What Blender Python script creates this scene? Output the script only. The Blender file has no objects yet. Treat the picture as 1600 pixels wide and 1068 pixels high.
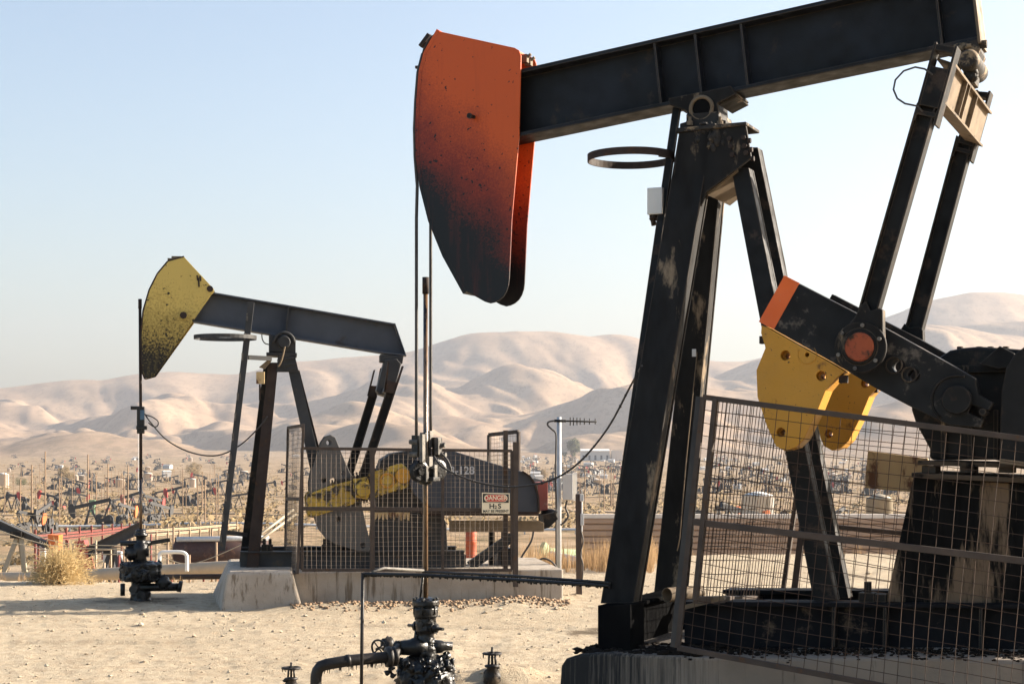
import bpy, math, random
import numpy as np
from mathutils import Vector, Matrix, noise as mnoise
random.seed(7); RNG = np.random.default_rng(7)
sc = bpy.context.scene
C = sc.collection
R = math.radians

# ------------------------------------------------------------------ camera, sky, sun, exposure
F, HOR, EYE = 2560.0, 700.0, 1.9          # focal length and horizon in photo pixels (1600 wide), eye height in metres
cam = bpy.data.cameras.new('camera'); camo = bpy.data.objects.new('camera', cam); C.objects.link(camo)
cam.sensor_width = 36; cam.lens = 36*F/1600; cam.shift_y = (HOR-534)/1600
cam.clip_start = .1; cam.clip_end = 60000
camo.location = (0, 0, EYE); camo.rotation_euler = (R(90), 0, 0); sc.camera = camo
SUN_EL, SUN_TH = R(21), R(15)             # elevation; angle from +X towards +Y (far)
w = bpy.data.worlds.new('World'); sc.world = w; w.use_nodes = True
nt = w.node_tree; nt.nodes.clear()
sky = nt.nodes.new('ShaderNodeTexSky'); sky.sky_type = 'NISHITA'; sky.sun_disc = False
sky.sun_elevation = SUN_EL; sky.sun_rotation = R(90)-SUN_TH
sky.altitude = 200; sky.air_density = 1.0; sky.dust_density = 2.7; sky.ozone_density = 1.0
bg = nt.nodes.new('ShaderNodeBackground'); bg.inputs['Strength'].default_value = .074
wo = nt.nodes.new('ShaderNodeOutputWorld')
nt.links.new(sky.outputs[0], bg.inputs[0]); nt.links.new(bg.outputs[0], wo.inputs[0])
sd = bpy.data.lights.new('sun', 'SUN'); sd.energy = 5.0; sd.angle = R(.5); sd.color = (1, .89, .75)
so = bpy.data.objects.new('sun', sd); C.objects.link(so)
sv = Vector((math.cos(SUN_EL)*math.cos(SUN_TH), math.cos(SUN_EL)*math.sin(SUN_TH), math.sin(SUN_EL)))
so.rotation_euler = sv.to_track_quat('Z', 'Y').to_euler(); so.location = (40, 10, 40)
sc.view_settings.view_transform = 'Standard'; sc.view_settings.look = 'None'
sc.view_settings.gamma = 1; sc.view_settings.exposure = 1.85
sc.render.engine = 'CYCLES'; sc.cycles.use_denoising = True
sc.cycles.max_bounces = 6; sc.cycles.volume_bounces = 1

# ------------------------------------------------------------------ materials
def nodes(name):
    m = bpy.data.materials.new(name); m.use_nodes = True
    n = m.node_tree; n.nodes.clear()
    out = n.nodes.new('ShaderNodeOutputMaterial'); b = n.nodes.new('ShaderNodeBsdfPrincipled')
    n.links.new(b.outputs[0], out.inputs[0])
    return m, n, b
def coords(n, scale=(1, 1, 1), kind='Object'):
    t = n.nodes.new('ShaderNodeTexCoord'); mp = n.nodes.new('ShaderNodeMapping')
    mp.inputs['Scale'].default_value = scale
    n.links.new(t.outputs[kind], mp.inputs[0]); return mp.outputs[0]
def noise(n, vec, scale, detail=4, rough=.55):
    t = n.nodes.new('ShaderNodeTexNoise'); t.inputs['Scale'].default_value = scale
    t.inputs['Detail'].default_value = detail; t.inputs['Roughness'].default_value = rough
    n.links.new(vec, t.inputs['Vector']); return t.outputs['Fac']
def ramp(n, fac, stops, interp='LINEAR'):
    r = n.nodes.new('ShaderNodeValToRGB'); e = r.color_ramp.elements; r.color_ramp.interpolation = interp
    while len(e) < len(stops): e.new(.5)
    for el, (p, c) in zip(e, stops):
        el.position = p; el.color = (*c, 1) if len(c) == 3 else c
    n.links.new(fac, r.inputs[0]); return r.outputs[0]
def mix(n, fac, a, b):
    x = n.nodes.new('ShaderNodeMix'); x.data_type = 'RGBA'
    for s, v in ((0, fac), (6, a), (7, b)):
        if isinstance(v, (int, float)): x.inputs[s].default_value = v
        elif isinstance(v, tuple): x.inputs[s].default_value = (*v, 1)
        else: n.links.new(v, x.inputs[s])
    return x.outputs[2]
def math_(n, op, a, b=0.0, clamp=False):
    x = n.nodes.new('ShaderNodeMath'); x.operation = op; x.use_clamp = clamp
    for i, v in enumerate((a, b)):
        if isinstance(v, (int, float)): x.inputs[i].default_value = v
        else: n.links.new(v, x.inputs[i])
    return x.outputs[0]
def bump(n, b, h, strength, dist=.01):
    x = n.nodes.new('ShaderNodeBump'); x.inputs['Strength'].default_value = strength; x.inputs['Distance'].default_value = dist
    n.links.new(h, x.inputs['Height']); n.links.new(x.outputs[0], b.inputs['Normal'])
BW = lambda v: (v, v, v)
def metal(name, c1, c2, scale=3, rough=.55, rust=None, rust_at=.62, rust_scale=4, streak=(1, 1, 1), spec=.5, bmp=.15, speck=None, speck_at=.68, speck_scale=45, edge=None):
    m, n, b = nodes(name); v = coords(n, streak)
    col = mix(n, ramp(n, noise(n, v, scale), [(.35, BW(0)), (.65, BW(1))]), c1, c2)
    fine = noise(n, v, 60, 3)
    if rust:
        f = noise(n, v, rust_scale, 8, .68)
        col = mix(n, ramp(n, f, [(rust_at, BW(0)), (rust_at+.07, BW(1))]), col, mix(n, fine, rust, tuple(x*.45 for x in rust)))
    if speck:
        f = noise(n, coords(n, (1, 1, 1)), speck_scale, 2, .5)
        col = mix(n, ramp(n, f, [(speck_at, BW(0)), (speck_at+.03, BW(1))]), col, speck)
    if edge:     # paint worn and dust caught along the arrises
        bv = n.nodes.new('ShaderNodeBevel'); bv.samples = 4; bv.inputs['Radius'].default_value = .016
        ge = n.nodes.new('ShaderNodeNewGeometry'); dp = n.nodes.new('ShaderNodeVectorMath'); dp.operation = 'DOT_PRODUCT'
        n.links.new(bv.outputs[0], dp.inputs[0]); n.links.new(ge.outputs['Normal'], dp.inputs[1])
        e_ = math_(n, 'MULTIPLY', math_(n, 'SUBTRACT', 1.0, dp.outputs['Value'], True), math_(n, 'MULTIPLY', noise(n, coords(n, (1, 1, 1)), 7, 6, .7), 9.0))
        col = mix(n, ramp(n, e_, [(.25, BW(0)), (.9, BW(.8))]), col, edge)
    n.links.new(col, b.inputs['Base Color'])
    b.inputs['Roughness'].default_value = rough; b.inputs['Specular IOR Level'].default_value = spec
    n.links.new(ramp(n, noise(n, v, 9, 5), [(.3, BW(max(0, rough-.14))), (.7, BW(min(1, rough+.16)))]), b.inputs['Roughness'])
    bump(n, b, fine, bmp, .004)
    return m
def oil_head(name, c_hi, c_lo, oil, direction, lo, hi, speck_scale=60, soft=.5):
    """paint splashed with crude oil: thick at the low end, thinning to a spatter up the plate"""
    m, n, b = nodes(name); t = n.nodes.new('ShaderNodeTexCoord')
    d = n.nodes.new('ShaderNodeVectorMath'); d.operation = 'DOT_PRODUCT'; d.inputs[1].default_value = direction
    n.links.new(t.outputs['Object'], d.inputs[0])
    mr = n.nodes.new('ShaderNodeMapRange'); mr.inputs[1].default_value = lo; mr.inputs[2].default_value = hi
    n.links.new(d.outputs['Value'], mr.inputs[0])
    v = t.outputs['Object']
    big = noise(n, v, 3.2, 6, .6); fine = noise(n, v, speck_scale, 3, .7)
    g = math_(n, 'ADD', mr.outputs[0], math_(n, 'MULTIPLY', math_(n, 'SUBTRACT', big, .5), .45))
    sp = math_(n, 'ADD', g, math_(n, 'MULTIPLY', math_(n, 'SUBTRACT', fine, .5), soft*2.4))
    body = ramp(n, sp, [(.10, oil), (.42, c_lo), (.78, c_hi)])
    dots = noise(n, v, speck_scale*.45, 2, .5)
    thr = math_(n, 'ADD', dots, math_(n, 'MULTIPLY', math_(n, 'SUBTRACT', 1.0, mr.outputs[0], True), .10))
    run = noise(n, coords(n, (7, 7, .55)), 2.2, 6, .7)
    body = mix(n, ramp(n, run, [(.52, BW(0)), (.74, BW(.22))]), body, c_lo)
    body = mix(n, ramp(n, thr, [(.70, BW(0)), (.74, BW(1))]), body, oil)
    n.links.new(body, b.inputs['Base Color']); b.inputs['Roughness'].default_value = .5
    b.inputs['Specular IOR Level'].default_value = .35
    bump(n, b, fine, .12, .003)
    return m
M = {}
M['black'] = metal('black_paint', (.0060, .0056, .0052), (.012, .0112, .0105), 2.2, .6, spec=.2, rust=(.055, .037, .025), rust_at=.56, rust_scale=5, edge=(.11, .082, .058))
M['pitch'] = metal('pitch_black', (.006, .006, .0065), (.010, .010, .010), 3, .95, spec=0)
M['beam'] = metal('beam_paint', (.0060, .0060, .0062), (.013, .0155, .021), 1.1, .55, spec=.22, rust=(.04, .03, .022), rust_at=.60, rust_scale=3, edge=(.11, .082, .058))
M['dusty'] = metal('dusty_black', (.0066, .0060, .0055), (.014, .0125, .011), 2.5, .7, spec=.2, rust=(.30, .22, .14), rust_at=.575, rust_scale=2.6, edge=(.11, .082, .058), streak=(1.6, 1.6, .55))
M['grimy'] = metal('grimy_bearing', (.014, .013, .012), (.03, .025, .02), 5, .7, spec=.3, rust=(.34, .24, .14), rust_at=.53, rust_scale=7, bmp=.5)
M['tan_edge'] = metal('dusty_tan_steel', (.20, .145, .09), (.13, .095, .06), 5, .7, spec=.3, rust=(.06, .04, .03), rust_at=.6, rust_scale=8)
M['rust'] = metal('rusty_brown', (.042, .027, .02), (.026, .018, .015), 6, .75, spec=.25, rust=(.10, .05, .026), rust_at=.58, rust_scale=9)
M['rail'] = metal('brown_rail', (.075, .055, .043), (.05, .038, .031), 6, .7, spec=.3, rust=(.12, .065, .035), rust_at=.6, rust_scale=9)
M['wire'] = metal('rusty_wire', (.075, .047, .032), (.042, .028, .021), 8, .8, spec=.2)
M['wire_grey'] = metal('weathered_wire', (.20, .155, .115), (.12, .09, .07), 8, .65)
M['oil'] = metal('crude_oil_crust', (.004, .004, .004), (.008, .007, .006), 6, .36, spec=.45, rust=(.10, .07, .045), rust_at=.64, rust_scale=9, bmp=1.0)
M['pipe_dirty'] = metal('oily_pipe', (.012, .010, .009), (.03, .023, .017), 5, .5, spec=.35, rust=(.21, .155, .10), rust_at=.56, rust_scale=5, bmp=.6)
M['yellow'] = metal('yellow_paint', (.56, .27, .028), (.48, .23, .025), 1.6, .5, spec=.35, rust=(.20, .085, .02), rust_at=.60, rust_scale=3.2, speck=(.05, .03, .015), speck_at=.70, speck_scale=60, bmp=.4)
M['yellow_dirty'] = metal('yellow_worn', (.56, .37, .045), (.40, .25, .03), 4, .5, rust=(.035, .025, .015), rust_at=.50, rust_scale=7)
M['orange'] = metal('orange_paint', (.78, .13, .010), (.68, .11, .010), 3, .5, rust=(.10, .05, .03), rust_at=.72, rust_scale=9, speck=(.3, .25, .2), speck_at=.74)
M['bluegrey'] = metal('blue_grey_paint', (.042, .048, .060), (.060, .068, .084), 2, .55, spec=.35, rust=(.05, .042, .038), rust_at=.62, rust_scale=3)
M['greysteel'] = metal('grey_steel', (.026, .026, .027), (.045, .044, .042), 3, .6, spec=.3, rust=(.10, .07, .045), rust_at=.6, rust_scale=6)
M['guard'] = metal('dark_blue_guard', (.040, .045, .056), (.056, .061, .072), 2, .6, spec=.35, rust=(.06, .045, .04), rust_at=.66, rust_scale=3)
M['plate_rust'] = metal('rusted_cream', (.55, .40, .20), (.45, .31, .15), 3, .65, rust=(.17, .07, .025), rust_at=.53, rust_scale=6, streak=(1, 1, .5))
M['white'] = metal('white_paint', (.72, .70, .66), (.62, .60, .56), 2, .5, rust=(.3, .2, .12), rust_at=.7, rust_scale=6)
M['galv'] = metal('galvanised', (.42, .43, .44), (.52, .53, .53), 8, .42, spec=.6)
M['greybox'] = metal('grey_enclosure', (.55, .53, .50), (.50, .48, .45), 2, .5)
M['rod'] = metal('oiled_rod', (.20, .11, .045), (.09, .05, .025), 3, .3, spec=.8, streak=(3, 3, .6), rust=(.012, .009, .008), rust_at=.5)
M['rope'] = metal('wire_rope', (.035, .03, .027), (.05, .042, .036), 30, .6)
M['cream_steel'] = metal('dusty_grey_cast', (.15, .132, .108), (.07, .062, .053), 9, .6, rust=(.03, .027, .024), rust_at=.57, rust_scale=18, bmp=.4)
M['wood'] = metal('dark_timber', (.055, .04, .032), (.085, .062, .047), 5, .8, streak=(4, 4, .4))
M['tanpipe'] = metal('tan_pipe', (.44, .33, .215), (.37, .28, .185), 2, .6, rust=(.22, .15, .10), rust_at=.66, rust_scale=5)
M['redpipe'] = metal('red_oxide', (.24, .05, .035), (.17, .042, .03), 4, .65, rust=(.30, .20, .15), rust_at=.6)
M['maroon'] = metal('maroon_tank', (.055, .022, .018), (.04, .019, .017), 2, .7, rust=(.16, .08, .05), rust_at=.58, rust_scale=3)
M['headred'] = metal('faded_red', (.42, .05, .04), (.30, .04, .035), 2, .55, rust=(.5, .38, .3), rust_at=.68)
M['headorange'] = metal('bright_orange', (.62, .15, .025), (.55, .12, .02), 2, .55)
M['green'] = metal('pale_green', (.24, .36, .20), (.18, .28, .16), 2, .6)
M['steelfar'] = metal('far_steel', (.035, .035, .037), (.055, .052, .05), 1, .7)
M['browncorr'] = metal('brown_sheet', (.36, .235, .155), (.31, .205, .14), .6, .6)
M['palecap'] = metal('pale_capping', (.66, .58, .50), (.58, .50, .43), 1, .6)
M['polefar'] = metal('tan_post', (.30, .20, .12), (.22, .145, .09), 1, .8)
M['beige'] = metal('beige_beam', (.33, .28, .2), (.27, .225, .16), 1, .6)
M['signwhite'] = metal('sign_cream', (.80, .70, .50), (.72, .62, .44), 5, .5, rust=(.25, .16, .09), rust_at=.68, rust_scale=9)
M['signblack'] = metal('sign_black', (.015, .015, .015), (.02, .02, .02), 5, .5)
M['signred'] = metal('sign_red', (.55, .045, .03), (.48, .04, .03), 5, .5)
M['chalk'] = metal('chalk', (.5, .5, .5), (.38, .38, .4), 30, .9)
M['bark'] = metal('bark', (.08, .055, .04), (.05, .035, .025), 6, .9)
def leafmat(name, a, b_, tr=0):
    m, n, b = nodes(name)
    oi = n.nodes.new('ShaderNodeNewGeometry')
    n.links.new(mix(n, oi.outputs['Random Per Island'], a, b_), b.inputs['Base Color'])
    b.inputs['Roughness'].default_value = .8; b.inputs['Specular IOR Level'].default_value = .15
    if tr:
        tl_ = n.nodes.new('ShaderNodeBsdfTranslucent'); n.links.new(b.inputs['Base Color'].links[0].from_socket, tl_.inputs[0])
        ms = n.nodes.new('ShaderNodeMixShader'); ms.inputs[0].default_value = tr; n.links.new(b.outputs[0], ms.inputs[1]); n.links.new(tl_.outputs[0], ms.inputs[2])
        n.links.new(ms.outputs[0], [x for x in n.nodes if x.type == 'OUTPUT_MATERIAL'][0].inputs[0])
    return m
M['dry'] = leafmat('dry_straw', (.62, .48, .26), (.44, .325, .165), .4)
M['dry2'] = leafmat('dry_grass', (.50, .34, .18), (.30, .19, .10), .35)
M['leaf'] = leafmat('olive_leaves', (.075, .085, .04), (.12, .12, .06))
M['scrub'] = leafmat('sage_scrub', (.17, .125, .07), (.31, .225, .12))
M['rock'] = leafmat('pale_rock', (.50, .42, .31), (.36, .29, .21))
# head of the large unit: oil line runs diagonally across the cheek (direction set once the axis is known, below)

def concrete(name, streak_amt, stain=(.02, .018, .016), top=None, base=((.34, .29, .235), (.26, .215, .17))):
    m, n, b = nodes(name); v = coords(n)
    col = mix(n, ramp(n, noise(n, v, 2.2, 6, .6), [(.35, BW(0)), (.66, BW(1))]), *base)
    st = noise(n, coords(n, (9, 9, .7)), 1.6, 6, .65)
    col = mix(n, ramp(n, st, [(streak_amt, BW(0)), (streak_amt+.10, BW(.85))]), col, stain)
    if top:      # oil spilled over one end of the pad: streaks thickest towards that end
        t = n.nodes.new('ShaderNodeTexCoord'); d = n.nodes.new('ShaderNodeVectorMath'); d.operation = 'DOT_PRODUCT'
        d.inputs[1].default_value = top[0]; n.links.new(t.outputs['Object'], d.inputs[0])
        mr = n.nodes.new('ShaderNodeMapRange'); mr.inputs[1].default_value = top[1]; mr.inputs[2].default_value = top[2]
        n.links.new(d.outputs['Value'], mr.inputs[0])
        s = noise(n, coords(n, (34, 34, 1.1)), 1.3, 8, .72)
        k = math_(n, 'ADD', math_(n, 'MULTIPLY', mr.outputs[0], .62), math_(n, 'MULTIPLY', s, .75))
        col = mix(n, ramp(n, k, [(.55, BW(0)), (.80, BW(1))]), col, (.012, .011, .01))
    n.links.new(col, b.inputs['Base Color']); b.inputs['Roughness'].default_value = .85
    bump(n, b, noise(n, v, 30, 6, .65), .35, .01)
    return m

# ------------------------------------------------------------------ mesh builder
class MB:
    def __init__(s): s.v = []; s.f = []; s.sm = []
    def add(s, vs, fs, smooth=False):
        o = len(s.v); s.v += [Vector(x) for x in vs]; s.f += [tuple(i+o for i in f) for f in fs]; s.sm += [smooth]*len(fs); return s
    def prism(s, poly, ext):
        n = len(poly); ext = Vector(ext); p = [Vector(x) for x in poly]; q = [x+ext for x in p]
        nrm = Vector((0, 0, 0))
        for i in range(n): nrm += p[i].cross(p[(i+1) % n])
        if nrm.dot(ext) > 0: p, q = q, p
        fs = [tuple(range(n)), tuple(range(2*n-1, n-1, -1))] + [(i, n+i, n+(i+1) % n, (i+1) % n) for i in range(n)]
        return s.add(p+q, [tuple(reversed(f)) if False else f for f in fs])
    def box(s, c, sx, sy, sz, ax=None):
        a = ax or (Vector((1, 0, 0)), Vector((0, 1, 0)), Vector((0, 0, 1))); c = Vector(c)
        vs = [c+a[0]*(sx/2*i)+a[1]*(sy/2*j)+a[2]*(sz/2*k) for k in (-1, 1) for j in (-1, 1) for i in (-1, 1)]
        return s.add(vs, [(0, 2, 3, 1), (4, 5, 7, 6), (0, 1, 5, 4), (2, 6, 7, 3), (0, 4, 6, 2), (1, 3, 7, 5)])
    def bar(s, p0, p1, side, ws, wt):
        """box along p0-p1; width ws along 'side', wt along the third axis"""
        p0, p1 = Vector(p0), Vector(p1); d = (p1-p0).normalized(); sd_ = Vector(side); sd_ = (sd_-d*sd_.dot(d)).normalized(); t = d.cross(sd_)
        return s.box((p0+p1)/2, ws, wt, (p1-p0).length, (sd_, t, d))
    def ibeam(s, p0, p1, fl, bw, h, tf=.018, tw=.014):
        """H section: flanges bw wide along 'fl', h apart along the third axis"""
        p0, p1 = Vector(p0), Vector(p1); d = (p1-p0).normalized(); f = Vector(fl); f = (f-d*f.dot(d)).normalized(); t = d.cross(f)
        for sg in (-1, 1): s.box((p0+p1)/2+t*sg*(h/2-tf/2), bw, tf, (p1-p0).length, (f, t, d))
        return s.box((p0+p1)/2, tw, h-2*tf, (p1-p0).length, (f, t, d))
    def tube(s, pts, r, n=10, cap=True, smooth=True):
        pts = [Vector(p) for p in pts]; m = len(pts); rs = r if isinstance(r, (list, tuple)) else [r]*m
        vs = []; up = None
        for i, p in enumerate(pts):
            d = (pts[min(i+1, m-1)]-pts[max(i-1, 0)]).normalized()
            if up is None:
                up = Vector((0, 0, 1)) if abs(d.z) < .9 else Vector((1, 0, 0))
            a = (up-d*up.dot(d)).normalized(); b = d.cross(a); up = a
            vs += [p+(a*math.cos(2*math.pi*k/n)+b*math.sin(2*math.pi*k/n))*rs[i] for k in range(n)]
        fs = [(i*n+k, i*n+(k+1) % n, (i+1)*n+(k+1) % n, (i+1)*n+k) for i in range(m-1) for k in range(n)]
        s.add(vs, fs, smooth)
        if cap: o = len(s.v)-len(vs); s.f += [tuple(o+k for k in range(n-1, -1, -1)), tuple(o+(m-1)*n+k for k in range(n))]; s.sm += [False]*2
        return s
    def lathe(s, c, axis, prof, n=20, smooth=True, jit=0):
        c = Vector(c); d = Vector(axis).normalized(); a = d.orthogonal().normalized(); b = d.cross(a); vs = []
        for (r, h) in prof:
            for k in range(n):
                rr = r*(1+jit*random.uniform(-1, 1))
                vs.append(c+d*h+(a*math.cos(2*math.pi*k/n)+b*math.sin(2*math.pi*k/n))*rr)
        m = len(prof)
        fs = [(i*n+k, i*n+(k+1) % n, (i+1)*n+(k+1) % n, (i+1)*n+k) for i in range(m-1) for k in range(n)]
        s.add(vs, fs, smooth); o = len(s.v)-len(vs)
        s.f += [tuple(o+k for k in range(n-1, -1, -1)), tuple(o+(m-1)*n+k for k in range(n))]; s.sm += [False]*2
        return s
    def disc(s, c, axis, r, t, n=20):
        return s.lathe(Vector(c)-Vector(axis).normalized()*t/2, axis, [(r, 0), (r, t)], n, False)
    def lump(s, c, r, jit=.25, seed=0, sq=(1, 1, 1), nu=12, nv=8):
        vs = []; c = Vector(c)
        for j in range(nv+1):
            th = math.pi*j/nv
            for i in range(nu):
                ph = 2*math.pi*i/nu; d = Vector((math.sin(th)*math.cos(ph), math.sin(th)*math.sin(ph), math.cos(th)))
                k = 1+jit*mnoise.noise(d*2.3+Vector((seed*7.1, seed*3.3, seed)))*2
                vs.append(c+Vector((d.x*sq[0], d.y*sq[1], d.z*sq[2]))*r*k)
        fs = [(j*nu+i, (j+1)*nu+i, (j+1)*nu+(i+1) % nu, j*nu+(i+1) % nu) for j in range(nv) for i in range(nu)]
        return s.add(vs, fs, True)
LOC = {}
def obj(name, mb, mat, parent=None, bevel=0, mats=None):
    me = bpy.data.meshes.new(name)
    if parent is None:
        a = np.array([tuple(v) for v in mb.v]); base = Vector(((a[:, 0].min()+a[:, 0].max())/2, (a[:, 1].min()+a[:, 1].max())/2, a[:, 2].min()))
    else: base = LOC[parent]
    me.from_pydata([v-base for v in mb.v], [], mb.f)
    me.polygons.foreach_set('use_smooth', mb.sm)
    me.materials.append(M[mat] if isinstance(mat, str) else mat); me.update()
    o = bpy.data.objects.new(name, me); C.objects.link(o); LOC[o] = base
    if parent is None: o.location = base
    else: o.parent = parent
    if bevel:
        bv = o.modifiers.new('bevel', 'BEVEL'); bv.width = bevel; bv.segments = 2; bv.limit_method = 'ANGLE'; bv.angle_limit = R(40)
    return o
def islands(mb):
    p = list(range(len(mb.v)))
    def find(i):
        while p[i] != i: p[i] = p[p[i]]; i = p[i]
        return i
    for f in mb.f:
        for i in f[1:]: p[find(i)] = find(f[0])
    out = {}
    for k_, f in enumerate(mb.f): out.setdefault(find(f[0]), []).append(k_)
    for ks in out.values():
        m_ = {}; q = MB()
        for k_ in ks:
            for i in mb.f[k_]:
                if i not in m_: m_[i] = len(q.v); q.v.append(mb.v[i])
            q.f.append(tuple(m_[i] for i in mb.f[k_])); q.sm.append(mb.sm[k_])
        yield q
def objs(name, mb, mat, parent, bevel=0):
    """every separate piece of mb becomes a part of its own"""
    return [obj(name, q, mat, parent, bevel) for q in islands(mb)]
def cut(o, cutter):
    """drill real holes"""
    base = o.parent and LOC[o] or LOC[o]
    me = bpy.data.meshes.new('drill'); me.from_pydata([v-base for v in cutter.v], [], cutter.f); me.update()
    a = bpy.data.objects.new('drill', me); t = bpy.data.objects.new('blank', o.data); C.objects.link(a); C.objects.link(t)
    md = t.modifiers.new('b', 'BOOLEAN'); md.operation = 'DIFFERENCE'; md.object = a; md.solver = 'EXACT'
    bpy.context.view_layer.update(); nm = bpy.data.meshes.new_from_object(t.evaluated_get(bpy.context.evaluated_depsgraph_get()))
    bpy.data.objects.remove(t); bpy.data.objects.remove(a)
    if len(nm.polygons) > 4: o.data = nm
def rough_up(mb, amp, scale, i0=0):
    """knock a turned shape out of true with noise so it reads as caked"""
    for i in range(i0, len(mb.v)):
        v = mb.v[i]; mb.v[i] = v+Vector(mnoise.noise_vector(v*scale))*amp+Vector(mnoise.noise_vector(v*scale*3.1))*amp*.5
    return mb
def dense(prof, step):
    out = [prof[0]]
    for a, b_ in zip(prof, prof[1:]):
        n_ = max(1, int(max(abs(b_[0]-a[0]), abs(b_[1]-a[1]))/step))
        out += [(a[0]+(b_[0]-a[0])*k/n_, a[1]+(b_[1]-a[1])*k/n_) for k in range(1, n_+1)]
    return out
def tag(o, label, cat=None, group=None, kind=None):
    o['label'] = label
    if cat: o['category'] = cat
    if group: o['group'] = group
    if kind: o['kind'] = kind
    return o
def thing(name, label, cat, loc=(0, 0, 0), group=None):
    o = bpy.data.objects.new(name, None); C.objects.link(o); o.location = loc; LOC[o] = Vector(loc)
    o.empty_display_size = .2
    return tag(o, label, cat, group)
def dup(o, parent=None):
    c = o.copy(); C.objects.link(c)
    if parent: c.parent = parent
    for ch in list(o.children): dup(ch, c)
    return c
def text_mesh(txt, size, depth=.001):
    cu = bpy.data.curves.new('lettering', 'FONT'); cu.body = txt; cu.size = size; cu.align_x = 'CENTER'; cu.align_y = 'CENTER'; cu.extrude = depth; cu.offset = size*.022
    t = bpy.data.objects.new('lettering', cu); C.objects.link(t)
    bpy.context.view_layer.update()
    me = bpy.data.meshes.new_from_object(t.evaluated_get(bpy.context.evaluated_depsgraph_get()))
    vs = [v.co.copy() for v in me.vertices]; fs = [tuple(p.vertices) for p in me.polygons]
    bpy.data.objects.remove(t); bpy.data.meshes.remove(me)
    return vs, fs
def put_text(mb, txt, size, c, ux, uz, sx=1.0):
    vs, fs = text_mesh(txt, size); ux, uz = Vector(ux).normalized(), Vector(uz).normalized(); n = ux.cross(uz)
    mb.add([Vector(c)+ux*v.x*sx+uz*v.y+n*v.z for v in vs], fs)

# ------------------------------------------------------------------ photo pixel -> point on a plane of the place
Z = Vector((0, 0, 1))
def at(px, py, d): return Vector(((px-800)/F*d, d, EYE+(HOR-py)/F*d))
class Frame:
    """vertical planes parallel to a machine's long axis; w = offset across it (+ is away from the camera)"""
    def __init__(s, px, d, phi):
        s.o = Vector(((px-800)/F*d, d, 0)); s.u = Vector((math.cos(phi), -math.sin(phi), 0)); s.w = Vector((math.sin(phi), math.cos(phi), 0))
    def __call__(s, px, py, w=0.0):
        r = Vector(((px-800)/F, 1, (HOR-py)/F)); e = Vector((0, 0, EYE)); q = s.o+s.w*w
        t = (q-e).dot(s.w)/r.dot(s.w); return e+r*t
    def poly(s, pts, w): return [s(x, y, w) for x, y in pts]
    def plate(s, mb, pts, w0, w1): return mb.prism(s.poly(pts, w0), s.w*(w1-w0))
P1 = Frame(665, 12.6, R(24)); P2 = Frame(220, 20.6, R(-8))
U1, W1, U2, W2 = P1.u, P1.w, P2.u, P2.w

# ------------------------------------------------------------------ terrain
def sstep(a, b, x):
    t = np.clip((x-a)/(b-a), 0, 1); return t*t*(3-2*t)
ZV = np.array([(0, 0), (21, 0), (28, -1.7), (36, -3.2), (45, -4.0), (60, -4.5), (80, -4.7), (150, -6.6), (384, -13), (800, -17), (1500, -17.5), (2400, -15), (3000, -11), (3400, -4), (9000, 40)])
def fbm(x, y, oct=4, seed=0):
    """cheap value noise, vectorised"""
    r = np.zeros_like(x, dtype=float); amp = .5; f = 1.0
    for k in range(oct):
        xi = np.floor(x*f).astype(np.int64); yi = np.floor(y*f).astype(np.int64); xf = x*f-xi; yf = y*f-yi
        def h(a, b): 
            n = (a*374761393+b*668265263+(seed+k)*974634777) & 0xffffffff
            n = ((n ^ (n >> 13))*1274126177) & 0xffffffff
            return ((n ^ (n >> 16)) & 0xffff)/65535.0
        sx = xf*xf*xf*(xf*(6*xf-15)+10); sy = yf*yf*yf*(yf*(6*yf-15)+10)
        r += amp*((h(xi, yi)*(1-sx)+h(xi+1, yi)*sx)*(1-sy)+(h(xi, yi+1)*(1-sx)+h(xi+1, yi+1)*sx)*sy)
        amp *= .5; f *= 2
    return r
def terrain(X, Y):
    X = np.asarray(X, float); Y = np.asarray(Y, float)
    e = 22.2+7.0*sstep(-2.5, 4.5, X)
    zv = np.interp(Y, ZV[:, 0], ZV[:, 1])
    k = sstep(0, 11, Y-e); z = zv*k
    z = z+(fbm(X/30+9, Y/60+3, 3, 5)-.45)*2.2*sstep(60, 200, Y)
    near = 1-sstep(30, 60, Y)
    clod = np.clip(fbm(X*3.6+40, Y*3.0+40, 3, 2)-.50, 0, 1)*sstep(.36, .56, fbm(X*.45+11, Y*.7+40, 2, 9))
    z = z+near*((fbm(X*.55+40, Y*.55+40, 2, 1)-.4)*.06+clod*.09+(fbm(X*9+40, Y*8+40, 2, 3)-.45)*.026+np.clip(fbm(X*6.5+40, Y*6+40, 2, 13)-.62, 0, 1)*.16)
    for y0_, k_, a_ in ((14.7, .035, .5), (16.3, .035, .5), (15.6, -.11, 1.7), (17.1, -.11, 1.7)):
        q_ = (Y-(y0_+k_*X+.12*np.sin(X*.5+a_)))/.13; z = z+near*(-.036*np.exp(-q_*q_)+.016*np.exp(-(np.abs(q_)-1.7)**2*2))*(.35+.65*sstep(.35, .55, fbm(X*.6+a_*9+30, Y*.2+30, 2, 17)))
    # spoil pushed up along the second unit's pad, a low mound by the buried valve
    z = z+.07*np.exp(-((Y-19.75-.14*X)/.45)**2)*sstep(-3.2, -2.4, X)*(1-sstep(.2, 1.0, X))*(.5+fbm(X*2+3, Y*2, 3, 8))
    z = z+.16*np.exp(-((X+.05)/.5)**2-((Y-13.5)/.4)**2)*fbm(X*3, Y*3, 3, 4)*1.6
    return z
def tz(x, y): return float(terrain(np.array([x]), np.array([y]))[0])
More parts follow.
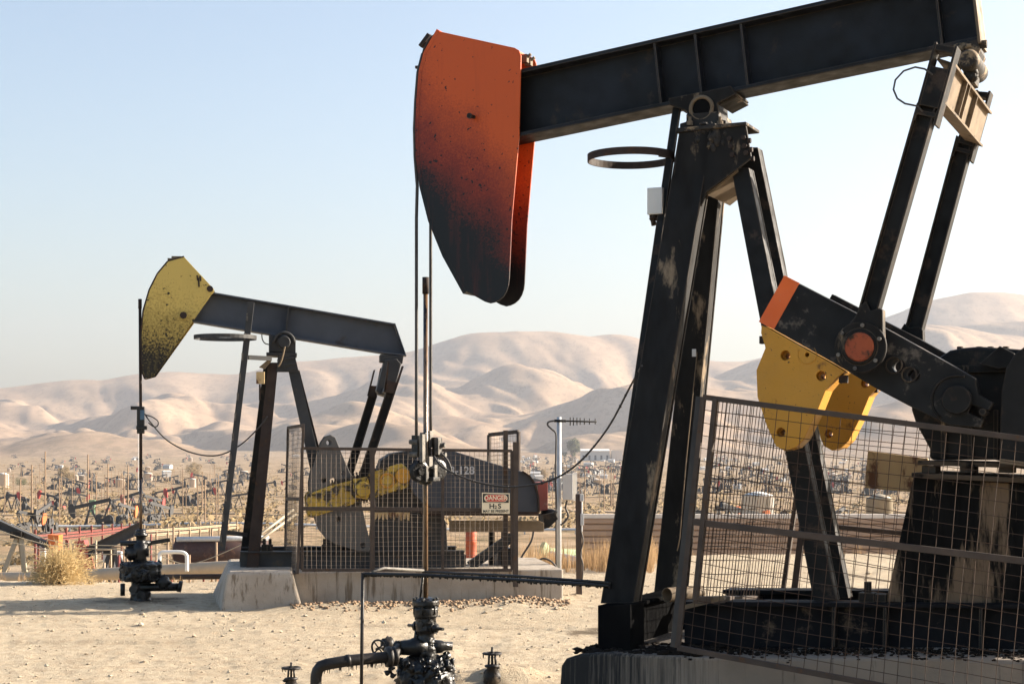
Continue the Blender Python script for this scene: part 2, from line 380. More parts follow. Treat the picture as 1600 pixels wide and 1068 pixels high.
def ground_at(px, py):
    ys = np.geomspace(14, 4200, 1400); s = EYE+(HOR-py)/F*ys; g = terrain((px-800)/F*ys, ys)
    i = np.argmax(s <= g)
    if not (s <= g).any(): i = len(ys)-1
    return Vector(((px-800)/F*ys[i], ys[i], float(g[i])))
def grid(name, Ys, A, zfun, mat):
    """sheet whose columns fan out with distance"""
    Yg, Ag = np.meshgrid(Ys, A, indexing='ij'); Xg = Ag*np.maximum(Yg, 4.0); Zg = zfun(Xg, Yg)
    v = np.stack([Xg, Yg, Zg], -1).reshape(-1, 3); nr, nc = len(Ys), len(A)
    i = (np.arange(nr-1)[:, None]*nc+np.arange(nc-1)[None, :]).ravel()
    f = np.stack([i, i+1, i+nc+1, i+nc], -1)
    me = bpy.data.meshes.new(name); me.vertices.add(len(v)); me.vertices.foreach_set('co', v.ravel().astype(np.float32))
    me.loops.add(f.size); me.loops.foreach_set('vertex_index', f.ravel().astype(np.int32))
    me.polygons.add(len(f)); me.polygons.foreach_set('loop_start', np.arange(0, f.size, 4, dtype=np.int32)); me.polygons.foreach_set('loop_total', np.full(len(f), 4, np.int32))
    me.update(calc_edges=True); me.polygons.foreach_set('use_smooth', np.ones(len(f), bool)); me.materials.append(mat)
    o = bpy.data.objects.new(name, me); C.objects.link(o); return o

m, n, b = nodes('desert_sand'); v = coords(n, (1, 1, 1))
c1 = mix(n, ramp(n, noise(n, v, .35, 8, .62), [(.35, BW(0)), (.65, BW(1))]), (.53, .44, .315), (.41, .335, .235))
c1 = mix(n, ramp(n, noise(n, v, 7, 8, .75), [(.44, BW(0)), (.62, BW(.8))]), c1, (.36, .275, .185))
c1 = mix(n, ramp(n, noise(n, v, 40, 3, .6), [(.60, BW(0)), (.68, BW(.8))]), c1, (.60, .50, .37))
for (wx_, wy_, wr_) in ((-.664, 12.6, 1.0), (-4.667, 20.6, .9), (1.6, 11.2, 2.2), (-2.4, 20.0, 1.0), (-6.2, 15.8, .7), (.9, 16.9, .55)):      # oil soaked into the dirt
    vm = n.nodes.new('ShaderNodeVectorMath'); vm.operation = 'DISTANCE'; vm.inputs[1].default_value = (wx_, wy_, 0); n.links.new(coords(n), vm.inputs[0])
    k_ = math_(n, 'ADD', math_(n, 'MULTIPLY', vm.outputs['Value'], 1/wr_), math_(n, 'MULTIPLY', math_(n, 'SUBTRACT', noise(n, v, 2.6, 7, .7), .5), 1.9))
    c1 = mix(n, ramp(n, k_, [(.30, BW(.85)), (.75, BW(0))]), c1, (.10, .075, .05))
# scrubby plain beyond the pad
sep = n.nodes.new('ShaderNodeSeparateXYZ'); n.links.new(coords(n), sep.inputs[0])
far = n.nodes.new('ShaderNodeMapRange'); far.inputs[1].default_value = 45; far.inputs[2].default_value = 130; n.links.new(sep.outputs[1], far.inputs[0])
pl = mix(n, ramp(n, noise(n, coords(n, (.035, .012, 1)), 1, 9, .7), [(.40, BW(0)), (.60, BW(1))]), (.275, .185, .105), (.385, .28, .18))
pl = mix(n, ramp(n, noise(n, coords(n, (.2, .07, 1)), 1, 6, .75), [(.47, BW(0)), (.60, BW(.85))]), pl, (.13, .10, .052))
n.links.new(mix(n, far.outputs[0], c1, pl), b.inputs['Base Color']); b.inputs['Roughness'].default_value = .95; b.inputs['Specular IOR Level'].default_value = .1
bump(n, b, math_(n, 'ADD', noise(n, v, 18, 10, .75), math_(n, 'MULTIPLY', noise(n, v, 90, 3, .6), .5)), .9, .035)
SAND = m
Ys = np.concatenate([np.linspace(-30, 11, 30), np.linspace(11.2, 32, 430), np.geomspace(32.2, 3600, 260)])
A = np.concatenate([np.linspace(-3.0, -.42, 40), np.linspace(-.41, .41, 360), np.linspace(.42, 3.0, 40)])
tag(grid('ground', Ys, A, terrain, SAND), 'pale trampled sand pad falling to a wide scrubby oil field plain', kind='structure')

LAY = [  # distance, crest in photo pixels
 (3500, 420, [(-900, 705), (-300, 702), (0, 702), (100, 684), (200, 700), (300, 706), (420, 704), (560, 694), (650, 684), (760, 690), (880, 668), (1000, 655), (1100, 676), (1250, 690), (1400, 660), (1600, 650), (2400, 690)]),
 (4300, 520, [(-900, 690), (-300, 680), (0, 676), (60, 667), (130, 662), (220, 676), (330, 646), (420, 662), (520, 645), (640, 628), (720, 642), (800, 637), (900, 613), (960, 606), (1050, 628), (1150, 640), (1300, 616), (1450, 588), (1600, 578), (2400, 650)]),
 (5300, 650, [(-900, 650), (-300, 640), (0, 642), (60, 652), (130, 640), (200, 625), (262, 611), (330, 632), (400, 640), (470, 630), (560, 616), (620, 600), (680, 590), (740, 588), (790, 576), (850, 580), (950, 602), (1050, 606), (1150, 600), (1250, 574), (1350, 542), (1420, 518), (1500, 511), (1600, 516), (2400, 600)]),
 (6600, 800, [(-900, 620), (-300, 600), (0, 605), (116, 592), (166, 592), (212, 583), (281, 578), (328, 586), (375, 588), (466, 563), (546, 557), (640, 551), (690, 536), (733, 523), (809, 518), (882, 521), (974, 524), (1010, 533), (1060, 552), (1097, 563), (1180, 561), (1280, 535), (1379, 501), (1450, 470), (1540, 454), (1600, 458), (1750, 490), (2400, 560)])]
def hills(X, Y):
    px = X/np.maximum(Y, 1)*F+800
    base = np.interp(Y, [2300, 3000, 3400, 4000, 5000, 6600, 9500], [-24, -11, 0, 18, 50, 110, 60])
    warp = (fbm(X/900+5, Y/900+2, 3, 11)-.45)
    out = base.copy()
    for i, (d, wd, pts) in enumerate(LAY):
        p = np.array(pts, float); cz = EYE+(HOR-np.interp(px, p[:, 0], p[:, 1]))/F*d
        # smooth the polyline crest
        for off in (-18, 18): cz = cz*.6+.4*(EYE+(HOR-np.interp(px+off, p[:, 0], p[:, 1]))/F*d)
        t = (Y-d-warp*260*(i < 3))/wd
        # spurs run down towards the plain, each with a steep and a gentle side
        rn = np.abs(fbm(X/620+Y/1100+i*17, Y/1500+i*5, 2, 20+i)-.45)*4.4
        sp = 1.0-.85*np.clip(rn, 0, 1)*sstep(0, 1.0, -t)
        prof = np.where(t < 0, np.exp(-(np.abs(t)**1.7)*(1.55-.85*np.clip(sp, 0, 1))), np.exp(-(t*1.3)**2))
        hgt = base+(cz-base)*prof
        k = 14.0; out = np.where(np.abs(out-hgt) < 60, np.logaddexp(out/k, hgt/k)*k-k*.69*np.exp(-np.abs(out-hgt)/k), np.maximum(out, hgt))
    edge = sstep(2700, 3500, Y)
    wx = X+(fbm(X/700+3, Y/700+1, 2, 41)-.45)*420
    r1 = np.sqrt((fbm((wx+.42*Y)/560+2, (Y-.25*X)/1250+7, 2, 31)-.375)**2+.0011)*5.6-.55
    r2 = np.sqrt((fbm((wx+.25*Y)/300+8, Y/560+4, 2, 36)-.375)**2+.0008)*5.2-.45
    nz = (np.clip(r1, -.6, .8)*72-13+np.clip(r2, -.5, .8)*24-3+np.abs(fbm((wx+.3*Y)/150+5, Y/330+6, 3, 46)-.44)*64-7+(fbm(X/55, Y/80, 3, 48)-.45)*7)*edge*(1-.82*sstep(5800, 6500, Y))
    return out+nz-(1-sstep(2400, 3050, Y))*4
m, n, b = nodes('dry_hills'); v = coords(n, (.004, .004, .004))
c1 = mix(n, ramp(n, noise(n, v, 1.2, 8, .6), [(.35, BW(0)), (.65, BW(1))]), (.30, .205, .135), (.39, .28, .19))
c1 = mix(n, ramp(n, noise(n, coords(n, (.05, .02, .05)), 1, 5, .85), [(.50, BW(0)), (.62, BW(.7))]), c1, (.19, .14, .09))
sep = n.nodes.new('ShaderNodeSeparateXYZ'); n.links.new(coords(n), sep.inputs[0]); fo = n.nodes.new('ShaderNodeMapRange'); fo.inputs[1].default_value = 3700; fo.inputs[2].default_value = 2900; n.links.new(sep.outputs[1], fo.inputs[0])
c1 = mix(n, math_(n, 'MULTIPLY', fo.outputs[0], ramp(n, noise(n, coords(n, (.03, .012, .03)), 1, 6, .8), [(.42, BW(0)), (.60, BW(.75))])), c1, (.21, .155, .10))
n.links.new(c1, b.inputs['Base Color']); b.inputs['Roughness'].default_value = 1; b.inputs['Specular IOR Level'].default_value = 0
tag(grid('hills', np.concatenate([np.linspace(2400, 7000, 420), np.linspace(7020, 9500, 40)]), np.linspace(-.75, .75, 620), hills, m), 'smooth pale dry hills rising beyond the plain', kind='structure')

# ================================================================== the large pumpjack
head1 = oil_head('oil_splashed_orange', (.58, .088, .010), (.22, .024, .008), (.0045, .0045, .005), (0, 0, 1), 0, 1, 70, .22)
pj = thing('pumpjack', 'large black pumpjack with orange oil-blackened horse head and yellow counterweights', 'pumpjack', P1(1120, 1022, 0))
L0 = LOC[pj]
for nd in head1.node_tree.nodes:
    if nd.type == 'VECT_MATH':
        nd.inputs[1].default_value = (U1.x*.95, U1.y*.95, 1)
        ref = P1(660, 262, -.14)-L0; fmid = ref.dot(Vector(nd.inputs[1].default_value))
    if nd.type == 'MAP_RANGE': mr1 = nd
mr1.inputs[1].default_value = fmid-.27; mr1.inputs[2].default_value = fmid+1.12
# walking beam (I section)
def lerp(a, b, t): return a+(b-a)*t
bt = [P1(835, 103, -.13), P1(1289, 0, -.13)]; bb = [P1(808, 214, -.13), P1(1454, 79.3, -.13)]
bd = ((bt[1]-bt[0]).normalized()+(bb[1]-bb[0]).normalized()).normalized(); bn = W1.cross(bd).normalized()
if bn.z < 0: bn = -bn
bh = (bt[0]-bb[0]).dot(bn); btail = P1(1527, 58, -.13); b0 = bb[0]-bd*.35; blen = (btail-b0).dot(bd)
def B(u, h, w): return b0+bd*u+bn*h+W1*(w+.13)
mb = MB()
tf = .03
for h0 in (0, bh-tf): mb.prism([B(0, h0, -.13), B(blen, h0, -.13), B(blen, h0+tf, -.13), B(0, h0+tf, -.13)], W1*.26)
mb.prism([B(0, tf, -.011), B(blen, tf, -.011), B(blen, bh-tf, -.011), B(0, bh-tf, -.011)], W1*.022)
beam = obj('walking_beam', mb, 'beam', pj, .004)
for px_, py_ in ((1030, 118), (1092, 96), (1163, 74), (1466, 20)):
    u = (P1(px_, py_, -.06)-b0).dot(bd); s = MB()
    for w0 in (-.122, .014): s.prism([B(u, tf+.002, w0), B(u+.016, tf+.002, w0), B(u+.016, bh-tf-.002, w0), B(u, bh-tf-.002, w0)], W1*.108)
    obj('stiffener', s, 'beam', beam)
s = MB(); s.prism([B(blen+.002, -.02, -.15), B(blen+.02, -.02, -.15), B(blen+.02, bh+.01, -.15), B(blen+.002, bh+.01, -.15)], W1*.30)
obj('end_plate', s, 'tan_edge', beam)
# horse head
outl = [(686.5, 49.2), (804, 74.8), (811, 79), (814, 87), (811, 213), (799.6, 343), (795.5, 436), (794.2, 446), (791, 455.6), (786.5, 463), (780, 468.8), (773, 472.2), (766, 473.8), (757, 471), (745.7, 464.6), (727.8, 454.7), (696, 397), (674, 343), (660.4, 289.5), (655, 244.6), (654, 200), (656, 155), (659.5, 112), (667, 83)]
arc = [(686.5, 49.2), (667, 83), (659.5, 112), (656, 155), (654, 200), (655, 244.6), (660.4, 289.5), (674, 343), (696, 397), (727.8, 454.7)]
near = P1.poly(outl, -.15)
hh = obj('horse_head', MB().prism(near, W1*.014), head1, pj, .003)
fc = MB().prism([p+W1*.286 for p in near], W1*.014); obj('cheek_plate', fc, head1, hh, .003)
mb = MB(); aw = P1.poly(arc, -.15)
ctr = P1(800, 200, -.15)
for i in range(len(aw)-1):
    a, b_ = aw[i], aw[i+1]; d = (b_-a).normalized(); nn = d.cross(W1).normalized()
    if nn.dot(ctr-a) > 0: nn = -nn
    mb.prism([a-d*.004, b_+d*.004, b_+d*.004+nn*.03, a-d*.004+nn*.03], W1*.30)
obj('arc_plate', mb, head1, hh)
mb = MB(); a = P1(741, 183, -.15); mb.tube([a, a-W1*.05-U1*.01], .014, 10); mb.disc(a-W1*.055-U1*.012, W1, .021, .02, 12); obj('latch_pin', mb, 'dusty', hh)
mb = MB(); ta, tb = P1(686.5, 50, -.13), P1(806, 77, -.13); mb.prism([ta, tb, tb-Z*.012, ta-Z*.012], W1*.26); obj('top_plate', mb, head1, hh)
mb = MB()
for px_, py_, w0 in ((820, 92, 0), (826, 97, .08)): a = P1(px_, py_, w0); mb.box(a, .05, .04, .06, (U1, W1, Z)); mb.tube([a, a+U1*.05+Z*.03], .012, 8)
objs('hinge', mb, 'tan_edge', hh)
mb = MB(); a = P1(662, 78, -.02)
mb.tube([P1(x, y, -.1) for x, y in ((684, 52), (672, 63), (664, 77), (660, 92))], .016, 8); mb.bar(P1(677, 57, 0), P1(663, 76, 0), W1, .16, .03)
mb.box(P1(654, 106, -.02), .03, .06, .02, (U1, W1, Z)); obj('cable_anchor', mb, 'rust', hh)
# bridle ropes wrap the arc then hang to the carrier bar
for w0, off in ((-.13, 653.5), (.11, 676)):
    pts = []
    for i, (x, y) in enumerate(arc[1:7]):
        p = P1(x, y, -.15); q = p+(P1(640, y, -.15)-p).normalized()*.046; pts.append(q+W1*(w0+.15))
    low = P1(655, 690, 0); e = Vector((P1.o.x, P1.o.y, 0))+W1*w0-U1*.012
    top = pts[-1]; pts[-1] = Vector((lerp(top, e, .6).x, lerp(top, e, .6).y, top.z))
    pts += [Vector((e.x, e.y, z)) for z in np.linspace(top.z-.25, low.z, 8)]
    obj('bridle_cable', MB().tube(pts, .0125, 8), 'rope', pj)
# carrier bar and rod clamps
cb = MB(); A3 = (U1, W1, Z); k = .00492
def B1(px_, py_, w0, sx, sy, sz, mbx): mbx.box(P1(px_, py_, w0), sx, sy, sz, A3)
B1(651.5, 697, -.1, .055, .08, .17, cb); B1(665, 700, .02, .05, .10, .24, cb); B1(683, 698, .1, .05, .08, .15, cb)
B1(671, 748, 0, .13, .12, .03, cb); cb.lathe(P1(665, 752, 0)-Z*.02, Z, [(.05, 0), (.055, .03)], 12)
car = obj('carrier_bar', cb, 'oil', pj, .004)
s = MB(); B1(660, 700, -.12, .026, .05, .215, s); B1(671, 686, .06, .04, .06, .13, s); B1(684, 697, .06, .035, .05, .13, s); B1(671, 722, -.03, .03, .06, .09, s); B1(680, 738, .02, .018, .05, .12, s); B1(667, 740, -.08, .014, .04, .12, s); B1(676, 730, -.02, .06, .05, .02, s)
obj('clamp_plate', s, 'cream_steel', car, .004)
for x, y, w0 in ((646, 690, -.13), (646, 709.5, -.13), (690, 695, .09), (691, 710, .09)):
    s = MB(); a = P1(x, y, w0); dr = U1 if x > 660 else -U1
    s.tube([a-dr*.04, a+dr*.01], .022, 12); s.lathe(a+dr*.01, dr, [(.019, 0), (.019, .022)], 6, False); obj('bolt', s, 'cream_steel', car)
for x, y, w0 in ((655, 736, -.12), (683, 734, .08)):
    s = MB(); a = P1(x, y, w0); ax = (U1*.86-W1*.5); s.lathe(a-ax.normalized()*.018, ax, [(.066, 0), (.084, .008), (.078, .018), (.084, .028), (.066, .036)], 22, False); s.disc(a, ax, .03, .075, 6); obj('sheave', s, 'oil', car)
# samson post
def leg(px0, px1, w0, w1, ws, wt, mat='black', name='leg', label=None):
    p0, p1 = P1(*px0, w0), P1(*px1, w1); o = obj(name, MB().ibeam(p0, p1, U1, ws, wt, .02, .02), mat, pj, .004)
    # cover strip so the section reads as a heavy column
    return o
def col(px_poly0, w_top, px_poly1, w_bot, depth, mat, name='leg'):
    """tapered column: (left,right) photo x at the top row and the bottom row"""
    (xl0, xr0, y0), (xl1, xr1, y1) = px_poly0, px_poly1
    a, b_, c, d = P1(xl0, y0, w_top), P1(xr0, y0, w_top), P1(xr1, y1, w_bot), P1(xl1, y1, w_bot)
    mb = MB(); t = .022
    mb.prism([a, b_, c, d], W1*t)                                  # near flange
    mb.prism([x+W1*(depth-t) for x in (a, b_, c, d)], W1*t)        # far flange
    m0, m1 = (a+b_)/2, (c+d)/2; ml = U1*.012
    mb.prism([m0-ml+W1*t, m0+ml+W1*t, m1+ml+W1*t, m1-ml+W1*t], W1*(depth-2*t))
    # edge lips close the side towards the sun
    for p, q, sg in ((b_, c, -1), (a, d, 1)):
        mb.prism([p+W1*t, p+U1*sg*.014+W1*t, q+U1*sg*.014+W1*t, q+W1*t], W1*(depth*.55))
    return obj(name, mb, mat, pj, .004)
col((1061, 1112, 206), -.27, (938, 990, 942), -.70, .16, 'dusty')
col((1096, 1130, 230), .10, (1020, 1064, 940), .55, .16, 'dusty')
col((1142, 1170, 262), -.25, (1271, 1306, 938), -.42, .13, 'black')
col((1150, 1184, 230), .10, (1290, 1326, 934), .16, .13, 'black')
gus = [(1061, 206), (1165, 193), (1174, 247), (1104, 300), (1096, 322), (1046, 322)]
for w0, w1_ in ((-.31, -.285), (-.08, -.055)):
    g = obj('gusset_plate', P1.plate(MB(), gus, w0, w1_), 'dusty', pj, .004)
    s = MB()
    for x, y in ((1140, 217), (1142, 229), (1144.5, 242), (1162, 215), (1164, 228), (1166, 239)): s.lathe(P1(x, y, w0), -W1, [(.018, 0), (.018, .018)], 6, False)
    for y in (220, 234, 248): s.lathe(P1(1169+(y-220)*.18, y, w1_-.02), U1, [(.018, 0), (.018, .02)], 6, False)
    objs('bolt', s, 'rust', g)
mb = MB(); mb.prism([P1(1055, 200, -.33), P1(1166, 190, -.33), P1(1166, 195, -.33), P1(1055, 207, -.33)], W1*.34); obj('cap_plate', mb, 'grimy', pj, .004)
mb = MB(); P1.plate(mb, [(1104, 300), (1152, 264), (1153, 268), (1106, 305)], -.27, .27); obj('post_tie', mb, 'tan_edge', pj)
# saddle bearing
sad = [(1044.3, 153.7), (1141.7, 134), (1150, 147), (1121, 161), (1123, 178), (1110, 183), (1074, 187), (1073, 174), (1070, 172), (1046, 164)]
mb = MB(); P1.plate(mb, sad, -.19, -.16); P1.plate(mb, sad, .16, .19)
P1.plate(mb, [(1050, 164), (1116, 150), (1118, 176), (1080, 182), (1074, 172)], -.16, .16)
P1.plate(mb, [(1120, 138), (1141, 134), (1151, 147), (1148, 149), (1139, 138), (1122, 141)], -.16, .16)
P1.plate(mb, [(1122, 162), (1149, 149), (1151, 151), (1124, 165)], -.16, .16)
sadd = obj('saddle_bearing', mb, 'dusty', pj, .005)
mb = MB(); P1.plate(mb, [(1072, 178), (1122, 174), (1124, 186), (1134, 188), (1134, 197), (1062, 202), (1062, 193), (1072, 190)], -.21, .12); obj('pillow_block', mb, 'grimy', sadd, .006)
mb = MB(); mb.lathe(P1(1096, 169, -.205), W1, [(.058, 0), (.066, .012), (.066, .40), (.058, .41)], 24); obj('bearing_cap', mb, 'pitch', sadd)
mb = MB(); mb.tube([P1(1096, 169, -.197)+(U1*math.cos(t)+Z*math.sin(t))*.078 for t in np.linspace(0, 2*math.pi, 29)], .015, 6, False); obj('bearing_ring', mb, 'tan_edge', sadd)
mb = MB()
for i in range(16): mb.lump(P1(random.uniform(1074, 1130), random.uniform(189, 198), random.uniform(-.3, .1)), random.uniform(.010, .022), .35, i, (1.5, 1, .7))
for i in range(16): mb.lump(P1(random.gauss(1115, 7), 196+i*2.4, -.31), random.uniform(.014, .03), .35, i+50, (1, .35, 1.3))
obj('caked_grease', mb, 'grimy', sadd)['kind'] = 'stuff'
mb = MB()
for x in (1078, 1125):
    for w0 in (-.24, .2): mb.lathe(P1(x, 196, w0), Z, [(.022, 0), (.022, .03), (.011, .03), (.011, .06)], 8, False)
objs('bolt', mb, 'tan_edge', sadd)
# tail bearing, equalizer and pitman arms
mb = MB(); P1.plate(mb, [(1490, 70), (1527, 62), (1531, 78), (1524, 96), (1500, 100), (1490, 90)], -.14, .14); mb.lathe(P1(1512, 92, -.24), W1, [(.05, 0), (.07, .03), (.07, .45), (.05, .48)], 18)
P1.plate(mb, [(1503, 95), (1526, 95), (1522, 128), (1508, 132)], -.10, .10)
for i in range(22): mb.lump(P1(random.uniform(1498, 1528), random.uniform(66, 125), random.uniform(-.16, .05)), random.uniform(.02, .04), .35, i+90)
mb.lathe(P1(1530, 70, -.1), U1, [(.028, 0), (.028, .05)], 8, False)
obj('tail_bearing', mb, 'grimy', pj)
mb = MB()
e0, e1, e2, e3 = P1(1494, 100, -.80), P1(1477, 162, -.80), P1(1462, 158, -.8), P1(1479, 95, -.8)
ed = (e1-e0).normalized(); eu = (e3-e0).normalized()
mb.prism([e0, e3+eu*.06, e3+eu*.06+ed*.014, e0+ed*.014], W1*1.62); mb.prism([e1, e2+eu*.06, e2+eu*.06-ed*.014, e1-ed*.014], W1*1.62)
mc = (e0+e3)/2; md = (e1+e2)/2; mb.prism([mc+ed*.014, md-ed*.014, md-ed*.014+eu*.014, mc+ed*.014+eu*.014], W1*1.62)
for f_ in (.5, .62, .95): mb.prism([e0+ed*.014+W1*f_, e1-ed*.014+W1*f_, md+eu*-.002-ed*.014+W1*f_, mc+eu*-.002+ed*.014+W1*f_], W1*.014)
obj('equalizer', mb, 'tan_edge', pj)
def pitman(w0, tp, bt_, plate, foot):
    a, b_ = P1(*tp, w0), P1(*bt_, w0); d = (a-b_).normalized(); t = d.cross(W1).normalized()
    mb = MB()
    for sg in (-1, 1): mb.box((a+b_)/2+t*sg*.055, .012, .115, (a-b_).length, (t, W1, d))   # flanges face along the stroke
    mb.box((a+b_)/2, .10, .012, (a-b_).length, (t, W1, d))
    o = obj('pitman_arm', mb, 'black', pj, .003)
    q = P1.poly(plate, w0-.06); s = MB(); l0, r0, r1, l1 = q; e = (r0-l0).normalized()
    s.prism([l0, l0+e*.016, l1+e*.016, l1], W1*.15); s.prism([r0-e*.016, r0, r1, r1-e*.016], W1*.15)
    dn = (l1-l0).normalized()
    s.prism([l0+e*.016+dn*.01, r0-e*.016+dn*.01, r0-e*.016+dn*.05, l0+e*.016+dn*.05], W1*.13); s.prism([lerp(l0, l1, .30)+e*.016, lerp(r0, r1, .30)-e*.016, lerp(r0, r1, .80)-e*.016, lerp(l0, l1, .80)+e*.016], W1*.11)
    s.prism([lerp(l0, l1, .86)+e*.016, lerp(r0, r1, .86)-e*.016, lerp(r0, r1, .92)-e*.016, lerp(l0, l1, .92)+e*.016], W1*.13)
    obj('pitman_bracket', s, 'black', o, .003)
    if foot:
        s = MB(); P1.plate(s, foot, w0-.06, w0+.03); obj('pitman_foot', s, 'dusty', o, .004)
    return o
pm1 = pitman(-.84, (1450, 166), (1357, 492), [(1460, 65), (1496, 72), (1462, 195), (1426, 187)], [(1346, 476), (1353, 470), (1360, 485), (1374, 481), (1379, 484), (1380, 552), (1370, 568), (1350, 578), (1330, 578), (1312, 566), (1305, 545), (1310, 522), (1328, 504), (1335, 496)])
pm2 = pitman(.80, (1509, 216), (1429, 515), [(1525, 140), (1548, 142), (1517, 251), (1486, 243)], [(1404, 520), (1413, 505), (1420, 512), (1436, 510), (1442, 516), (1443, 560), (1404, 560)])
s = MB(); s.tube([P1(x, y, -.93) for x, y in ((1457, 117), (1445, 108), (1430, 105), (1412, 111), (1399, 125), (1396, 140), (1402, 154), (1414, 162), (1434, 166), (1441, 174))], .006, 6)
tag(obj('grease_hose', s, 'rope', pm1), 'thin black looped grease hose')
# cranks, counterweights, wrist pins
cr = [(1225.7, 431), (1248.7, 443), (1379, 510), (1465, 557.5), (1524, 591), (1528.7, 616.4), (1552, 629), (1545, 641), (1518, 632), (1513, 645), (1537, 655), (1532, 668), (1484, 664), (1423.7, 635.5), (1369.6, 607), (1302.8, 567), (1186.6, 502)]
cw = [(1189.8, 508), (1200, 512), (1250, 540), (1302, 569), (1320, 580), (1306, 591), (1290, 610), (1277, 642), (1255, 686.5), (1242, 699), (1226, 704), (1212, 696), (1197.7, 664), (1183.4, 619.6), (1181.8, 578), (1196, 543), (1189, 520)]
def hole_plate(mb, pts, w0, w1_): P1.plate(mb, pts, w0, w1_)
sh = None
for w0, side in ((-.74, 1), (.62, -1)):
    vec = W1*(w0+.74)
    mb = MB(); mb.prism([p+vec for p in P1.poly(cr, -.74)], W1*.12)
    c_ = obj('crank', mb, 'black' if side < 0 else metal('crank_paint', (.0078, .0078, .0078), (.0145, .0142, .014), 2, .6, spec=.2, rust=(.15, .125, .10), rust_at=.57, rust_scale=4, edge=(.11, .082, .058)), pj, .006)
    if side > 0:
        # orange tip painted on the end of the crank: thin sleeve
        s = MB(); P1.plate(s, [(1225.7, 430), (1249.2, 442), (1209, 514.5), (1185.5, 502.4)], -.744, -.739)
        obj('painted_tip', s, 'orange', c_)
        s = MB()
        for x, y, r in ((1396.6, 570, 9), (1420.5, 584.6, 8)):
            s.lathe(P1(x, y, -.752), W1, [(r*.0046, 0), (r*.0046, .01)], 20, False); 
        dr = MB()
        for x, y, r in ((1396.6, 570, 9), (1420.5, 584.6, 8)): dr.lathe(P1(x, y, -.9), W1, [(r*.0046, 0), (r*.0046, .4)], 24, False)
        cut(c_, dr)
        s = MB()
        for x, y, r in ((1396.6, 570, 11), (1420.5, 584.6, 10)):
            pts = [P1(x, y, -.756)+(U1*math.cos(t)+Z*math.sin(t))*r*.0046 for t in np.linspace(0, 2*math.pi, 25)]; s.tube(pts, .006, 6, False)
        obj('hole_rim', s, 'dusty', c_)
        s = MB(); s.lathe(P1(1494, 624, -.80), W1, [(.085, 0), (.09, .01), (.09, .07)], 28)
        s.tube([P1(1494, 624, -.742)+(U1*math.cos(t)+Z*math.sin(t))*.15 for t in np.linspace(R(70), R(230), 25)], .010, 6)
        obj('hub', s, 'black', c_)
        s = MB(); s.lathe(P1(1535, 643, -.78), W1, [(.022, 0), (.022, .16)], 8, False); s.tube([P1(1543, 630, -.69), P1(1533, 664, -.69)], .014, 8); obj('clamp_bolt', s, 'dusty', c_)
    s = MB(); vs = [p+vec for p in P1.poly(cw, -.735)]; s.prism(vs, W1*.20)
    k_ = obj('counterweight', s, 'yellow', c_, .014)
    s = MB()
    for x, y, r in ((1227, 555, 7), (1283, 587, 7), (1220, 675, 6.5), (1261, 554, 3)):
        a = P1(x, y, -.735)+vec; s.lathe(a-W1*.02, W1, [(r*.0046, 0), (r*.0046, .09), (r*.0024, .09), (r*.0024, .4)], 20, False)
    cut(k_, s)
    if side > 0:
        s = MB(); s.tube([P1(1261, 553, -.7365)+(U1*math.cos(t)+Z*math.sin(t))*.062 for t in np.linspace(R(150), R(400), 22)], .004, 6); obj('cast_boss', s, 'yellow', k_)
        for x, y in ((1194, 531), (1318, 592)): s = MB(); s.box(P1(x, y, -.68), .05, .06, .05, (U1, W1, Z)); obj('clamp_bolt', s, 'rust', k_)
        s = MB(); s.lathe(P1(1342, 541.6, -.93), W1, [(.105, 0), (.115, .012), (.115, .05)], 28); s.lathe(P1(1342, 541.6, -.95), W1, [(.16, .035), (.165, .04), (.165, .06)], 28); obj('wrist_pin', s, 'dusty', c_)
        s = MB(); s.lathe(P1(1342, 541.6, -.945), W1, [(.084, 0), (.092, .01), (.092, .02)], 28); obj('pin_cap', s, metal('pin_orange', (.34, .085, .035), (.26, .06, .03), 5, .75, spec=.2, rust=(.05, .035, .022), rust_at=.46, rust_scale=4), c_)
        s = MB()
        for t in range(6):
            an = R(20+60*t); s.lathe(P1(1342, 541.6, -.925)+(U1*math.cos(an)+Z*math.sin(an))*.137, -W1, [(.013, 0), (.013, .015)], 8, False)
        objs('cap_bolt', s, 'cream_steel', c_)
    else:
        s = MB()
        for x, y in ((1300, 597),): s.box(P1(x, y, -.68)+vec, .05, .06, .05, (U1, W1, Z))
        obj('clamp_bolt', s, 'rust', k_)
# rim strip along the far crank's top edge
# gear reducer, pedestal, guard
gb = [(1467, 558), (1484, 547), (1505, 543), (1530, 541), (1562, 543), (1600, 546), (1660, 556), (1660, 718), (1453, 718), (1452, 700), (1431, 662), (1424, 640), (1424, 600), (1440, 575)]
g = obj('gear_reducer', P1.plate(MB(), gb, -.42, .42), 'black', pj, .02)
s = MB(); P1.plate(s, [(1455, 571), (1640, 568), (1640, 580), (1453, 583)], -.47, .47); obj('casing_flange', s, 'dusty', g, .005)
s = MB()
for x in (1500, 1530, 1548, 1572): s.lathe(P1(x, 544, -.25), Z, [(.02, -.01), (.02, .012)], 6, False)
objs('bolt', s, 'rust', g)
s = MB(); P1.plate(s, [(1530, 568), (1562, 540), (1585, 552), (1585, 572), (1560, 576)], -.55, -.50); obj('lifting_lug', s, 'dusty', g, .004)
for x0 in (1470, 1512, 1552): s = MB(); P1.plate(s, [(x0, 640), (x0+7, 640), (x0+7, 716), (x0, 716)], -.46, -.42); obj('casing_rib', s, 'dusty', g)
bg_ = [(1600, 542), (1585, 553), (1572, 575), (1565, 610), (1563, 650), (1562, 722), (1690, 738), (1690, 545), (1640, 530)]
s = MB(); P1.plate(s, bg_, -.70, -.56); guard = obj('belt_guard', s, 'black', pj, .008)
